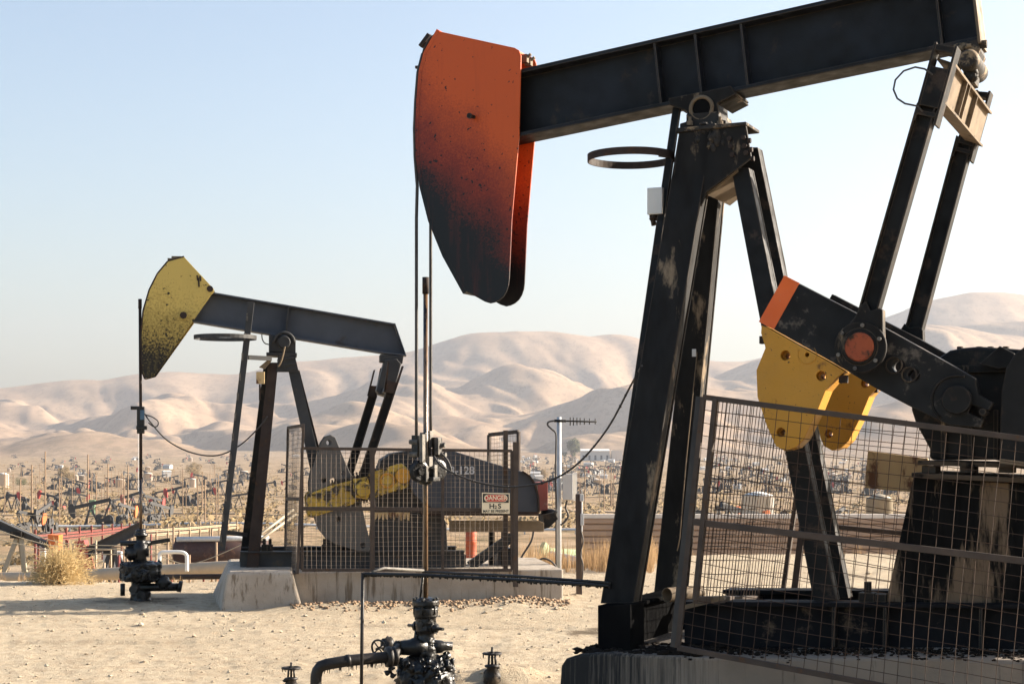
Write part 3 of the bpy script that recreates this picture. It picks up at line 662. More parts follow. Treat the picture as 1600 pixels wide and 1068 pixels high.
s = MB(); P1.plate(s, [(1562, 716), (1690, 732), (1690, 740), (1562, 723)], -.72, -.56); obj('guard_lip', s, 'tan_edge', guard)
pedmat = metal('oil_streaked_pedestal', (.15, .105, .068), (.10, .072, .046), 2, .7, spec=.1, rust=(.004, .004, .004), rust_at=.42, rust_scale=2.0, streak=(2.6, 2.6, .42))
s = MB(); q0 = P1.poly([(1427, 745), (1670, 760), (1720, 950), (1384, 940)], -.5); s.prism(q0, W1*1.0)
ped = obj('pedestal', s, pedmat, pj, .006)
for a_, b__ in ((1455, 1436), (1500, 1490), (1548, 1552)):
    pass
s = MB(); P1.plate(s, [(1424, 738), (1680, 750), (1680, 758), (1424, 745.5)], -.60, .60); P1.plate(s, [(1434, 719), (1680, 727), (1680, 734), (1434, 726)], -.52, .52); 
for x in (1440, 1500, 1560): P1.plate(s, [(x, 727), (x+22, 728), (x+22, 739), (x, 738)], -.50, -.30); P1.plate(s, [(x, 727), (x+22, 728), (x+22, 739), (x, 738)], .30, .50)
obj('mounting_plate', s, metal('grimy_plate', (.085, .062, .042), (.05, .038, .027), 4, .8, spec=.15, rust=(.012, .010, .009), rust_at=.55), ped, .004)
# skid
sk = MB()
for w0 in (-.58, .42):
    q = [P1(1062, 939, -.58), P1(1720, 944, -.58), P1(1720, 1026, -.58), P1(1062, 1019, -.58)]; q = [p+W1*(w0+.58) for p in q]
    up = (q[0]-q[3]).normalized()
    sk.prism([q[0], q[1], q[1]-up*.03, q[0]-up*.03], W1*.22); sk.prism([q[3]+up*.03, q[2]+up*.03, q[2], q[3]], W1*.22); sk.prism([q[0]-up*.03+W1*.1, q[1]-up*.03+W1*.1, q[2]+up*.03+W1*.1, q[3]+up*.03+W1*.1], W1*.02)
skid = obj('skid', sk, metal('skid_paint', (.005, .0055, .007), (.009, .009, .011), 2, .7, spec=.12, rust=(.16, .115, .075), rust_at=.60, rust_scale=1.5), pj, .004)
s = MB(); q = P1.poly([(934, 945), (985, 944), (985, 1022), (934, 1023)], -.86); s.prism(q, W1*.28)
s.prism([p+W1*1.38 for p in q], W1*.28)
up = (q[1]-q[2]).normalized(); fl = (q[1]-q[0])
s.prism([q[0]+W1*.28, q[1]+W1*.28, q[1]+W1*.28-up*.03, q[0]+W1*.28-up*.03], W1*1.1); s.prism([q[0]+fl*.45+W1*.28-up*.03, q[0]+fl*.55+W1*.28-up*.03, q[3]+fl*.55+W1*.28, q[3]+fl*.45+W1*.28], W1*1.1)
obj('cross_beam', s, 'pitch', skid, .004)
for x in (1300, 1380, 1530): s = MB(); P1.plate(s, [(x, 943.5), (x+5, 943.5), (x+4, 1017), (x-1, 1017)], -.575, -.485); obj('web_stiffener', s, 'black', skid)
s = MB(); P1.plate(s, [(1063, 946), (1128, 930), (1132, 936), (1064, 953)], -.95, -.90); obj('angle_bracket', s, 'tan_edge', skid)
s = MB(); a = P1(1356, 932, -.5); s.box(a, .10, .1, .06, A3); s.box(a+U1*.09, .07, .1, .05, A3); s.lathe(a+Z*.03, Z, [(.025, 0), (.025, .07)], 8, False); obj('hold_down_clamp', s, 'dusty', skid)
tag(obj('cable_tray', MB().tube([P1(x, y, .3) for x, y in ((1098, 480), (1090, 545), (1082, 620), (1072, 720), (1062, 840), (1058, 860))], .004, 6), 'tan_edge', pj), 'thin conduit running down the far leg')
s = MB(); s.box(P1(1085, 551, .3), .03, .02, .055, A3); obj('conduit_box', s, 'white', pj)
# ladder rail with its safety ring and the white box on it
s = MB(); s.bar(P1(1058, 168, -.06), P1(948, 938, -.46), U1, .055, .03); lad = obj('ladder_rail', s, 'black', pj)
s = MB(); dl = P1(1048, 240, -.1).y; c0 = at(986, 247, dl); rr = .345*dl/12.95; N = 48
ring = [(c0+Vector((math.cos(t), math.sin(t), 0))*rr) for t in np.linspace(0, 2*math.pi, N, endpoint=False)]
vs = []
for p in ring:
    o_ = (p-c0).normalized()*.008
    vs += [p-Z*.026, p+Z*.026, p+Z*.026-o_, p-Z*.026-o_]
fs = []
for i in range(N):
    j = (i+1) % N
    for q in range(4): fs.append((i*4+q, j*4+q, j*4+(q+1) % 4, i*4+(q+1) % 4))
s.add(vs, [tuple(reversed(f)) for f in fs]); tag(obj('safety_ring', s, 'rust', lad), 'flat steel safety ring')
s = MB(); s.bar(at(1030, 239, dl-.02), P1(1050, 242, -.1), Z, .05, .03); obj('ring_bracket', s, 'rust', lad)
jb = MB(); jb.box(P1(1026, 315, -.14), .115, .09, .19, A3); jbo = obj('junction_box', jb, 'white', pj, .006); tag(jbo, 'chipped white steel junction box')
s = MB(); s.tube([P1(1024, 334, -.14), P1(1020, 342, -.14), P1(1022, 352, -.14)], .02, 8); s.lump(P1(1022, 338, -.14), .035, .4, 3); obj('cable_gland', s, 'rust', jbo)

# concrete pad of the large unit
axis_u = U1
pad1 = concrete('oily_concrete', .60, top=((-U1.x, -U1.y, 0), .1, 2.2), base=((.25, .205, .16), (.19, .155, .12)))
s = MB(); tl = [(876, 1040), (884, 1028), (905, 1021), (940, 1019), (1090, 1026), (1250, 1027), (1460, 1027), (1760, 1036)]
near_t = P1.poly(tl, -1.05); far_t = [p+W1*2.3 for p in near_t]
gz = -.25
vs = near_t+far_t+[Vector((p.x, p.y, gz))-U1*.05 for p in near_t]+[Vector((p.x, p.y, gz)) for p in far_t]; nn = len(tl); fs = []
for i in range(nn-1):
    fs += [(i, i+1, nn+i+1, nn+i), (2*nn+i, 2*nn+i+1, i+1, i), (nn+i, nn+i+1, 3*nn+i+1, 3*nn+i)]
fs += [(0, nn, 3*nn, 2*nn), (nn-1, 2*nn-1+0, 4*nn-1, 3*nn-1)]
s.add(vs, [tuple(reversed(f)) if False else f for f in fs])
tag(obj('concrete_pad', s, pad1, None, .02), 'oil-streaked concrete pad under the large black pumpjack', 'concrete pad')
s = MB()
for i in range(1500):
    px_ = random.uniform(890, 1095) if i < 420 else random.uniform(1050, 1640)
    w_ = random.uniform(-1.0, -.4) if i < 420 else -.62-abs(random.gauss(0, .2)); p = P1(px_, np.interp(px_, [905, 1090, 1460, 1760], [1021, 1025, 1026, 1034]), -1.05)+W1*(w_+1.05); p.z += random.uniform(-.005, .012); s.lump(p, random.choice([.008, .012, .018, .028] if i < 420 else [.006, .008, .011]), .5, i, (1.4, 1.4, .6), 7, 5)
M['oilydirt'] = metal('oil_soaked_dirt', (.022, .017, .013), (.012, .010, .009), 12, .95, spec=.05, rust=(.07, .052, .036), rust_at=.58)
tag(obj('oily_dirt', s, 'oilydirt'), 'crumbs of oil-soaked dirt on the concrete pad', 'dirt', kind='stuff')
# open pipe lying on the skid
s = MB(); a = P1(1042, 929, -.35); dv = (U1*.45+W1*.9).normalized(); N = 22
s.tube([a, a+dv*.33], .052, N, False); s.tube([a+dv*.33, a], .046, N, False)
for c_, in ((a,),):
    o = len(s.v); q = dv.orthogonal().normalized(); q2 = dv.cross(q)
    vs = [a+(q*math.cos(2*math.pi*i/N)+q2*math.sin(2*math.pi*i/N))*r for r in (.052, .046) for i in range(N)]; s.add(vs, [(i, (i+1) % N, N+(i+1) % N, N+i) for i in range(N)])
tag(obj('pipe_offcut', s, 'tan_edge'), 'short open tan pipe lying on the skid by the front legs', 'pipe')
# rusted plate behind the pedestal
s = MB(); P1.plate(s, [(1356, 704), (1450, 716), (1446, 770), (1351, 762)], .55, .58); pl_ = obj('side_plate', s, 'plate_rust', pj, .004); pl_['label'] = 'rusted cream steel plate'

# ------------------------------------------------------------------ wire mesh guards
def mesh_panel(name, label, c, sp, wire, frame_w, rails=(), frame_mat='rail', group=None, wire_mat='wire', base=None, fr=(1, 1, 1, 1), nrm=None, thick=.03):
    """c = corners TL, TR, BR, BL"""
    tl, tr, br, bl = c; nrm = nrm or (tr-tl).cross(tl-bl).normalized()
    t = thing(name, label, 'wire guard', (bl+br)/2, group)
    Wd = (tr-tl).length; Ht = (tl-bl).length; nu = int(round(Wd/sp)); nv = int(round(Ht/sp)); s = MB()
    ux = (tr-tl).normalized(); uz = (tl-bl).normalized()
    for i in range(1, nu):
        f = i/nu; bow = mnoise.noise(Vector((i*.37, 3.1, Wd)))*.022
        pts = [lerp(lerp(bl, br, f), lerp(tl, tr, f), g)+ux*bow*math.sin(g*math.pi)+ux*random.uniform(-.002, .002) for g in (0, .25, .5, .75, 1)]
        s.tube(pts, wire/2, 4, False, False)
    for j in range(1, nv):
        g = j/nv; bow = mnoise.noise(Vector((1.7, j*.41, Ht)))*.026
        pts = [lerp(lerp(bl, br, f), lerp(tl, tr, f), g)+uz*bow*math.sin(f*math.pi*2)+nrm*wire*.8 for f in np.linspace(0, 1, 9)]
        s.tube(pts, wire/2, 4, False, False)
    obj('wire_mesh', s, wire_mat, t)
    for (a, b_, on) in ((tl, tr, fr[0]), (tr, br, fr[1]), (br, bl, fr[2]), (bl, tl, fr[3])):
        if on: obj('rail' if abs((b_-a).normalized().z) < .7 else 'post', MB().bar(a, b_, nrm, thick, frame_w), frame_mat, t, .002)
    for g0, g1, wd in rails:
        a, b_ = lerp(bl, tl, g0), lerp(br, tr, g1); obj('rail', MB().bar(a, b_, nrm, thick*.8, wd), frame_mat, t, .002)
    return t
wv = -1.3
TL, BL = P1(1099, 620, wv), P1(1059, 1011, wv); TR, BR = P1(1700, 698, wv), P1(1666, 1124, wv)
t = mesh_panel('wire_guard', 'leaning rusty wire mesh panel in front of the yellow counterweights', [TL, TR, BR, BL], .080, .0042, .034, ((.505, .56, .04),))
o1 = obj('post', MB().bar(lerp(BL, BR, .945), lerp(TL, TR, .955), W1, .03, .045), 'rust', t)
o1 = obj('post', MB().bar(lerp(BL, BR, -.012), lerp(TL, TR, -.012), W1, .03, .035), 'greysteel', t)
# end panel going back across the skid, and the far side panel
eTL, eBL = lerp(TL, TR, .035), lerp(BL, BR, .035)
e2T, e2B = P1(1264, 640, 1.25), P1(1222, 934, 1.25)
mesh_panel('wire_guard', 'wire mesh end panel running back beside the front legs of the large pumpjack', [eTL, e2T, e2B, lerp(eBL, eTL, .2)], .084, .0055, .045, (), fr=(0, 1, 1, 1))
f2T, f2B = P1(1620, 676, 1.25), P1(1590, 1000, 1.25)
mesh_panel('wire_guard', 'wire mesh panel on the far side of the skid behind the counterweights', [P1(1276, 642, 1.25), f2T, f2B, P1(1240, 934, 1.25)], .084, .0055, .05, ((.40, .46, .035),), fr=(0, 1, 0, 1))

# ------------------------------------------------------------------ foreground wellhead
o0 = P1.o.copy(); kz = 12.6/F
def zz(py): return EYE+(HOR-py)*kz
wh = thing('wellhead', 'black oil-caked wellhead under the orange horse head with side outlet pipe', 'wellhead', (o0.x, o0.y, 0))
prof = [(1090, 44), (1080, 46), (1064, 45), (1040, 42), (1030, 36), (1027, 20)]
s = MB(); s.lathe((o0.x, o0.y, 0), Z, dense([(r*kz, zz(y)) for y, r in prof], .012), 64, True)
rough_up(s, .030, 16)
for i in range(90):
    an = random.uniform(0, 6.28); y = random.uniform(1025, 1050) if i < 60 else random.uniform(1050, 1080); r = (random.uniform(26, 40) if y < 1032 else 42)*kz; r_ = random.uniform(.010, .024)
    j0 = len(s.v); s.lump((o0.x+math.cos(an)*r, o0.y+math.sin(an)*r, zz(y)), r_, .6, i, (1, 1, random.uniform(.7, 1.8)), 8, 6); rough_up(s, r_*.5, 60, j0)
obj('casing_head', s, 'oil', wh)
s = MB(); s.lathe((o0.x, o0.y, 0), Z, dense([(r*kz, zz(y)) for y, r in ((1030, 17), (1012, 17), (1008, 15), (990, 13), (986, 14), (984, 15), (964, 15.5), (962, 19), (949, 19.5), (947, 16), (945, 17), (945, 20.5), (937, 20.5), (936, 14), (933, 10))], .008), 48, True); rough_up(s, .008, 26)
for i in range(46):
    an = random.uniform(0, 6.28); y = random.uniform(940, 1020); s.lump((o0.x+math.cos(an)*15*kz, o0.y+math.sin(an)*15*kz, zz(y)), random.uniform(.007, .013), .6, i+7, (1, 1, 1.8), 7, 5)
obj('stuffing_box', s, 'oil', wh)
s = MB()
for i in range(6):
    an = R(60*i+20); p = Vector((o0.x+math.cos(an)*18.5*kz, o0.y+math.sin(an)*18.5*kz, zz(946))); s.tube([p-Z*.06, p+Z*.06], .009, 8); s.lathe(p+Z*.045, Z, [(.016, 0), (.016, .02)], 6, False)
objs('stud', s, 'oil', wh)
s = MB(); c_ = Vector((o0.x, o0.y, zz(979))); dv = (U1*.9-W1*.35).normalized()
for sg in (-1, 1): s.tube([c_, c_+dv*sg*.09, c_+dv*sg*.13, c_+dv*sg*.131, c_+dv*sg*.20], [.04, .036, .028, .013, .012], 10); s.lathe(c_+dv*sg*.09, dv*sg, [(.045, 0), (.045, .02)], 8, False)
obj('packing_arm', s, 'oil', wh)
hv = Vector((-.96, -.28, 0)).normalized(); c_ = Vector((o0.x, o0.y, zz(1010)))
s = MB(); s.tube([c_, c_-hv*.12, c_-hv*.15, c_-hv*.21], [.06, .05, .036, .03], 14); s.tube([c_, c_+hv*.1, c_+hv*.13, c_+hv*.2], [.085, .075, .06, .055], 16)
rough_up(s, .006, 30)
obj('tee', s, 'oil', wh)
pl0 = c_+hv*.2
p_un = at(612, 1025, 12.45); p_a = at(545, 1031, 12.3); p_e = at(506, 1037, 12.25)
s = MB(); bend = [at(x, y, 12.25) for x, y in ((510, 1037), (501, 1040), (496, 1047), (494, 1056), (493.5, 1066), (493.5, 1085))]
s.tube([pl0, p_un, p_a]+bend, .043, 16); obj('flow_line', s, 'pipe_dirty', wh)
s = MB(); d = (p_a-p_un).normalized(); s.lathe(p_un-d*.045, d, [(.05, 0), (.075, .012), (.075, .04), (.06, .045), (.06, .05), (.08, .055), (.08, .085), (.05, .095)], 16, True, .05)
for i in range(4): s.lump(p_un+Vector((random.uniform(-.05, .05), -.02, -.08-.02*i)), .022, .4, i, nu=7, nv=5)
obj('union', s, 'pipe_dirty', wh)
s = MB(); d2 = (p_e-p_a).normalized(); s.lathe(p_a-d2*.01, d2, [(.047, 0), (.047, .03)], 16); obj('coupling', s, 'pipe_dirty', wh)
s = MB(); hc = at(592, 1012, 12.6); ax = Vector((.5, .85, .15)).normalized(); a1 = ax.orthogonal().normalized(); a2 = ax.cross(a1)
s.tube([hc+(a1*math.cos(t)+a2*math.sin(t))*.065 for t in np.linspace(0, 2*math.pi, 25)], .008, 8); s.tube([hc-a1*.065, hc+a1*.065], .006, 6); s.tube([hc-a2*.065, hc+a2*.065], .006, 6); s.tube([hc-ax*.03, hc+ax*.14], .012, 8); s.lump(hc+ax*.12, .06, .2, 2); s.lump(at(621, 1007, 12.6), .035, .2, 3)
obj('handwheel', s, 'pipe_dirty', wh)
# drips hanging from the pipe
s = MB()
for i in range(38):
    f = random.random(); p = lerp(p_un, p_e, f)-Z*.04+Vector((0, random.uniform(-.02, .02), 0)); l = random.uniform(.01, .035); s.tube([p+Z*.006, p-Z*l], [.005, .0015], 5)
obj('oil_drips', s, 'oil', wh)['kind'] = 'stuff'
s = MB(); s.tube([(o0.x, o0.y, zz(940)), (o0.x, o0.y, zz(757)), (o0.x, o0.y, zz(455))], 3.7*kz, 14); rod = obj('polished_rod', s, 'rod', pj)
s = MB(); s.tube([(o0.x, o0.y, zz(459)), (o0.x, o0.y, zz(433))], 5.2*kz, 14); obj('rod_cap', s, 'rust', rod)
# guard frame of oily pipe round the well
gf = thing('pipe_rail', 'drooping oil-coated pipe rail crossing in front of both pumpjacks', 'rail', at(567, 1090, 12.1))
def drippy(pts, r, n=8, k=60):
    s = MB(); s.tube(pts, r, n)
    for i in range(k):
        f = random.random()*(len(pts)-1); j = int(f); p = lerp(Vector(pts[j]), Vector(pts[min(j+1, len(pts)-1)]), f-j); s.lump(p+Vector((0, 0, -r*.5)), r*random.uniform(.6, .9), .4, i, (1, 1, 1.5), 6, 4)
    return s
obj('rail', drippy([at(567, 896, 12.1), at(665, 898, 12.1), at(800, 905, 12.0), P1(952, 914.5, -.70)], .013, 8, 120), 'oil', gf)
obj('rail', drippy([at(660, 893, 12.5), at(800, 899, 12.2), P1(953, 910, -.70)], .011, 8, 90), 'oil', gf)
obj('rail', MB().tube([at(582, 893, 12.15), at(600, 887, 12.3), at(662, 891, 12.5)], .012, 8), 'cream_steel', gf)
obj('post', MB().tube([at(567, 894, 12.1), at(565.5, 1000, 12.1), at(564.5, 1095, 12.1)], .013, 8), 'pipe_dirty', gf)
obj('brace', MB().tube([at(661, 898, 12.5), at(653, 960, 12.72), at(646, 1010, 12.9)], .009, 6), 'oil', gf)
# small buried valves
def valve(px_, py_, d, top, sc_, label, mat):
    b_ = at(px_, py_, d); k2 = d/F; t = thing('gate_valve', label, 'valve', (b_.x, b_.y, tz(b_.x, b_.y)), 'small buried valves'); H = (py_-top)*k2
    s = MB(); s.lathe(b_-Z*.06, Z, [(.05*sc_, 0), (.05*sc_, .05), (.065*sc_, .07), (.06*sc_, .06+H*.25), (.035*sc_, .06+H*.42), (.05*sc_, .06+H*.45), (.05*sc_, .06+H*.5), (.02*sc_, .06+H*.52)], 16, True, .08)
    for i in range(14): s.lump(b_+Vector((random.uniform(-.05, .05)*sc_, random.uniform(-.05, .02), random.uniform(0, H*.45))), .017*sc_, .5, i, nu=7, nv=5)
    obj('valve_body', s, mat, t)
    s = MB()
    for sg in (-1, 1): s.tube([b_+Z*H*.45+Vector((.026*sc_*sg, 0, 0)), b_+Z*H*.8+Vector((.02*sc_*sg, 0, 0))], .008*sc_, 6)
    s.tube([b_+Z*H*.4, b_+Z*H], .009*sc_, 8); obj('yoke', s, mat, t)
    s = MB(); c_ = b_+Z*H*.82; r = 14*k2
    s.tube([c_+Vector((math.cos(a), math.sin(a), 0))*r for a in np.linspace(0, 2*math.pi, 21)], .008, 6); s.tube([c_-Vector((r, 0, 0)), c_+Vector((r, 0, 0))], .007, 6); s.tube([c_-Vector((0, r, 0)), c_+Vector((0, r, 0))], .007, 6); s.disc(c_, Z, .018, .03, 10)
    for i in range(5): p = c_+Vector((random.uniform(-r, r), -r*.4, 0)); s.tube([p, p-Z*random.uniform(.015, .035)], [.005, .002], 5)
    obj('handwheel', s, mat, t)
valve(769, 1066, 13.1, 1010, 1.15, 'muddy brown gate valve poking from the dirt mound', 'pipe_dirty')
valve(455, 1082, 12.9, 1034, 1.0, 'small brown gate valve beside the bent end of the flow line', 'pipe_dirty')
# load-cell hose from the carrier bar to the post
def hosecurve(pts, n=40):
    pts = [Vector(p) for p in pts]; out = []
    for i in range(len(pts)-1):
        p0, p1, p2, p3 = pts[max(i-1, 0)], pts[i], pts[i+1], pts[min(i+2, len(pts)-1)]
        for t in np.linspace(0, 1, n//(len(pts)-1), endpoint=False):
            out.append(.5*((2*p1)+(p2-p0)*t+(2*p0-5*p1+4*p2-p3)*t*t+(3*p1-p0-3*p2+p3)*t**3))
    return out+[pts[-1]]
hs = hosecurve([at(x, y, d) for x, y, d in ((678, 712, 12.5), (690, 728, 12.45), (720, 744, 12.4), (760, 756, 12.4), (805, 760, 12.4), (860, 750, 12.4), (905, 722, 12.4), (950, 668, 12.25), (985, 603, 12.0), (1003, 571, P1(1003, 571, -.49).y))])
s = MB(); s.tube(hs, .008, 8)
for i in range(16): s.lump(hs[random.randrange(6, len(hs)-2)], .0115, .4, i, nu=6, nv=4)
hz = tag(obj('hose', s, 'rope'), 'black hose sagging from the rod clamp to the large pumpjack leg', 'hose')
s = MB(); s.tube(hosecurve([at(x, y, 12.48) for x, y in ((690, 708), (699, 718), (704, 730), (705, 740))]), .007, 8); obj('hose_tail', s, 'rope', hz)

# ================================================================== the second pumpjack
head2 = oil_head('oil_splashed_yellow', (.55, .40, .105), (.33, .235, .055), (.010, .008, .006), (0, 0, 1), 0, 1, 42, .62)
p2 = thing('pumpjack', 'smaller blue-grey pumpjack with yellow oil-speckled horse head behind wire guards', 'pumpjack', P2(430, 893, 0))
for nd in head2.node_tree.nodes:
    if nd.type == 'VECT_MATH': nd.inputs[1].default_value = (.25, 0, 1); ref = P2(232, 555, 0)-LOC[p2]; fm = ref.dot(Vector((.25, 0, 1)))
    if nd.type == 'MAP_RANGE': mr2 = nd
mr2.inputs[1].default_value = fm-.16; mr2.inputs[2].default_value = fm+1.15
A2 = (U2, W2, Z)
# beam
mb = MB(); w0 = -.12
T0, T1, E1, B1_, B0 = P2(320, 454, w0), P2(616, 504.8, w0), P2(633.6, 555.7, w0), P2(593.8, 551, w0), P2(301, 502.5, w0)
td = (T1-T0).normalized()
mb.prism([T0, T1, T1-Z*.022, T0-Z*.022], W2*.24); mb.prism([B0, B1_, E1, E1+Z*.02, B1_+Z*.02, B0+Z*.02], W2*.24)
mb.prism([p+W2*.1 for p in (T0-Z*.022, T1-Z*.022, E1+Z*.02, B1_+Z*.02, B0+Z*.02)], W2*.02); mb.prism([T1, T1+U2*.015, E1+U2*.015, E1], W2*.24)
bm2 = obj('walking_beam', mb, 'bluegrey', p2, .003)
for (x0, y0, x1, y1) in ((451, 479.5, 447, 521),): s = MB(); s.bar(P2(x0, y0, -.07), P2(x1, y1, -.07), U2, .02, .1); obj('stiffener', s, 'greysteel', bm2)
o2 = [(288, 401.6), (334.4, 451.6), (333.5, 457), (329.6, 461), (301, 502.5), (240.5, 587), (227, 590.7), (223, 580.5), (221.4, 523), (224.6, 485), (234, 453), (246.8, 427.7), (262.8, 408.6)]
nr = P2.poly(o2, -.16); h2 = obj('horse_head', MB().prism(nr, W2*.012), head2, p2, .002)
obj('cheek_plate', MB().prism([p+W2*.30 for p in nr], W2*.012), head2, h2)
s = MB(); a2 = nr[6:]+[nr[0]]
cc = P2(310, 470, -.16)
for i in range(len(a2)-1):
    a, b_ = a2[i], a2[i+1]; d = (b_-a).normalized(); nn_ = d.cross(W2).normalized()
    if nn_.dot(cc-a) > 0: nn_ = -nn_
    s.prism([a, b_, b_+nn_*.018, a+nn_*.018], W2*.31)
obj('arc_plate', s, 'rust', h2)
s = MB(); a = P2(287, 493, -.16); s.tube([a, a-W2*.07], .03, 10); s.disc(a-W2*.07, W2, .045, .03, 8); obj('latch_pin', s, 'rust', h2)
s = MB(); s.box(P2(276, 404, 0), .12, .12, .05, A2); s.box(P2(266, 407, 0), .06, .1, .05, A2); obj('cable_anchor', s, 'tan_edge', h2)
s = MB()
for x, y, l in ((308, 434, 8), (312.5, 435, 8), (310, 441, 14)): s.bar(P2(x, y-l/2, -.165), P2(x+1, y+l/2, -.165), U2, .02, .008)
s.lathe(P2(328, 451, -.17), W2, [(.04, 0), (.04, .02)], 12); objs('weld_scar', s, 'rust', h2)
# posts
def col2(a0, a1, w0, w1_, dp, mat, nm='leg'):
    (xl0, xr0, y0), (xl1, xr1, y1) = a0, a1; a, b_, c, d = P2(xl0, y0, w0), P2(xr0, y0, w0), P2(xr1, y1, w1_), P2(xl1, y1, w1_)
    mb = MB(); t = .016
    mb.prism([a, b_, c, d], W2*t); mb.prism([x+W2*(dp-t) for x in (a, b_, c, d)], W2*t); m0, m1 = (a+b_)/2, (c+d)/2
    mb.prism([m0-U2*.01+W2*t, m0+U2*.01+W2*t, m1+U2*.01+W2*t, m1-U2*.01+W2*t], W2*(dp-2*t)); return obj(nm, mb, mat, p2, .003)
col2((419, 434.6, 566), (384, 403, 894), -.22, -.55, .14, 'rust'); col2((412, 421, 570), (372, 384, 892), .05, .5, .12, 'black')
col2((450.5, 466.5, 578), (520, 540, 892), -.2, -.45, .12, 'greysteel'); col2((452, 468, 578), (528, 548, 890), .1, .45, .12, 'black')
s = MB(); P2.plate(s, [(420, 523), (462, 525), (462, 551), (420, 549)], -.2, .2); P2.plate(s, [(416, 550), (464, 551), (464, 556), (416, 555)], -.24, .24)
sb = obj('saddle_bearing', s, 'greysteel', p2, .006)
s = MB(); s.lathe(P2(444, 534, -.29), W2, [(.07, 0), (.08, .02), (.08, .55), (.07, .58)], 22); pts = [P2(444, 535, -.22)+(U2*math.cos(t)+Z*math.sin(t))*.125 for t in np.linspace(0, math.pi, 16)]; s.tube(pts, .022, 8); obj('bearing_cap', s, 'greysteel', sb)
for w0 in (-.24, .22): s = MB(); P2.plate(s, [(434, 556), (461, 556), (467, 581), (432, 581)], w0, w0+.015); 
for y in (562, 571, 579): s.bar(P2(433, y+1, -.25), P2(462, y-4, -.25), Z, .02, .02)
obj('gusset_plate', s, 'greysteel', p2, .003)
s = MB(); P2.plate(s, [(434, 556), (461, 556), (467, 581), (432, 581)], -.24, -.225); obj('gusset_plate', s, 'greysteel', p2, .003)
s = MB(); s.tube(hosecurve([P2(x, y, -.32) for x, y in ((445, 541), (442, 555), (438, 567), (434, 572))]), .012, 6); obj('grease_line', s, 'tan_edge', sb)
s = MB(); s.tube(hosecurve([P2(x, y, 0) for x, y in ((409, 522), (410, 530), (414, 536), (420, 538))]), .007, 6); obj('grease_line', s, 'rope', sb)
# ladder, ring, box
la = MB(); la.bar(P2(392.5, 472, -.5), P2(346.5, 860, -.75), U2, .078, .04); l2 = obj('ladder_rail', la, 'greysteel', p2, .003)
for x, y, x1, y1 in ((388, 558, 424, 560), (352, 831, 386, 835)): s = MB(); s.bar(P2(x, y, -.5), P2(x1, y1, -.35), Z, .055, .03); obj('ladder_bracket', s, 'greysteel', l2)
s = MB()
for f in np.linspace(.06, .95, 12): p = lerp(P2(392.5, 472, -.53), P2(346.5, 860, -.78), f); s.box(p-U2*.03, .02, .02, .09, A2)
objs('rung_end', s, 'cream_steel', l2)
s = MB(); c0 = at(352, 527, 20.3); rr = .385; vs = []; N = 40
for t in np.linspace(0, 2*math.pi, N, endpoint=False):
    o_ = Vector((math.cos(t), math.sin(t), 0)); p = c0+o_*rr*1.0; vs += [p-Z*.024, p+Z*.024, p+Z*.024-o_*.01, p-Z*.024-o_*.01]
s.add(vs, [tuple(reversed((i*4+q, ((i+1) % N)*4+q, ((i+1) % N)*4+(q+1) % 4, i*4+(q+1) % 4))) for i in range(N) for q in range(4)]); obj('safety_ring', s, 'greysteel', l2)
s = MB(); s.box(P2(407, 590, -.3), .105, .1, .15, A2); j2 = obj('junction_box', s, 'plate_rust', p2, .006); s = MB(); s.tube([P2(406, 600, -.3), P2(406, 625, -.3)], .012, 8); obj('conduit', s, 'rust', j2)
s = MB(); P2.plate(s, [(405, 573), (418, 562), (424, 563), (414, 575)], -.35, -.15); obj('deflector', s, 'tan_edge', p2)
# pitmans
def pit2(tp, bt_, w0, br):
    a, b_ = P2(*tp, w0), P2(*bt_, w0); d = (a-b_).normalized(); t = d.cross(W2).normalized(); mb = MB()
    for sg in (-1, 1): mb.box((a+b_)/2+t*sg*.05, .012, .11, (a-b_).length, (t, W2, d))
    mb.box((a+b_)/2, .09, .012, (a-b_).length, (t, W2, d)); o = obj('pitman_arm', mb, 'black', p2, .002)
    s = MB(); q = P2.poly(br, w0-.06); l0, r0, r1, l1 = q; e = (r0-l0).normalized()
    s.prism([l0, l0+e*.022, l1+e*.022, l1], W2*.12); s.prism([r0-e*.022, r0, r1, r1-e*.022], W2*.12); s.prism([lerp(l0, l1, .6), lerp(r0, r1, .6), r1, l1], W2*.02); obj('pitman_bracket', s, 'rust', o)
pit2((611, 610), (566, 748), -.62, [(606, 565), (631, 572), (617, 615), (600, 612)])
pit2((583, 616), (539, 760), .62, [(584, 578), (597, 574), (588, 622), (574, 618)])
s = MB(); P2.plate(s, [(601, 562), (620, 560), (627, 568), (614, 618), (592, 616), (588, 610)], -.16, .16); P2.plate(s, [(594, 553), (631, 556), (629, 568), (594, 565)], -.13, .13); s.prism(P2.poly([(602, 604), (614, 607), (611, 616), (599, 612)], -.62), W2*1.24); obj('equalizer', s, 'greysteel', p2, .01)
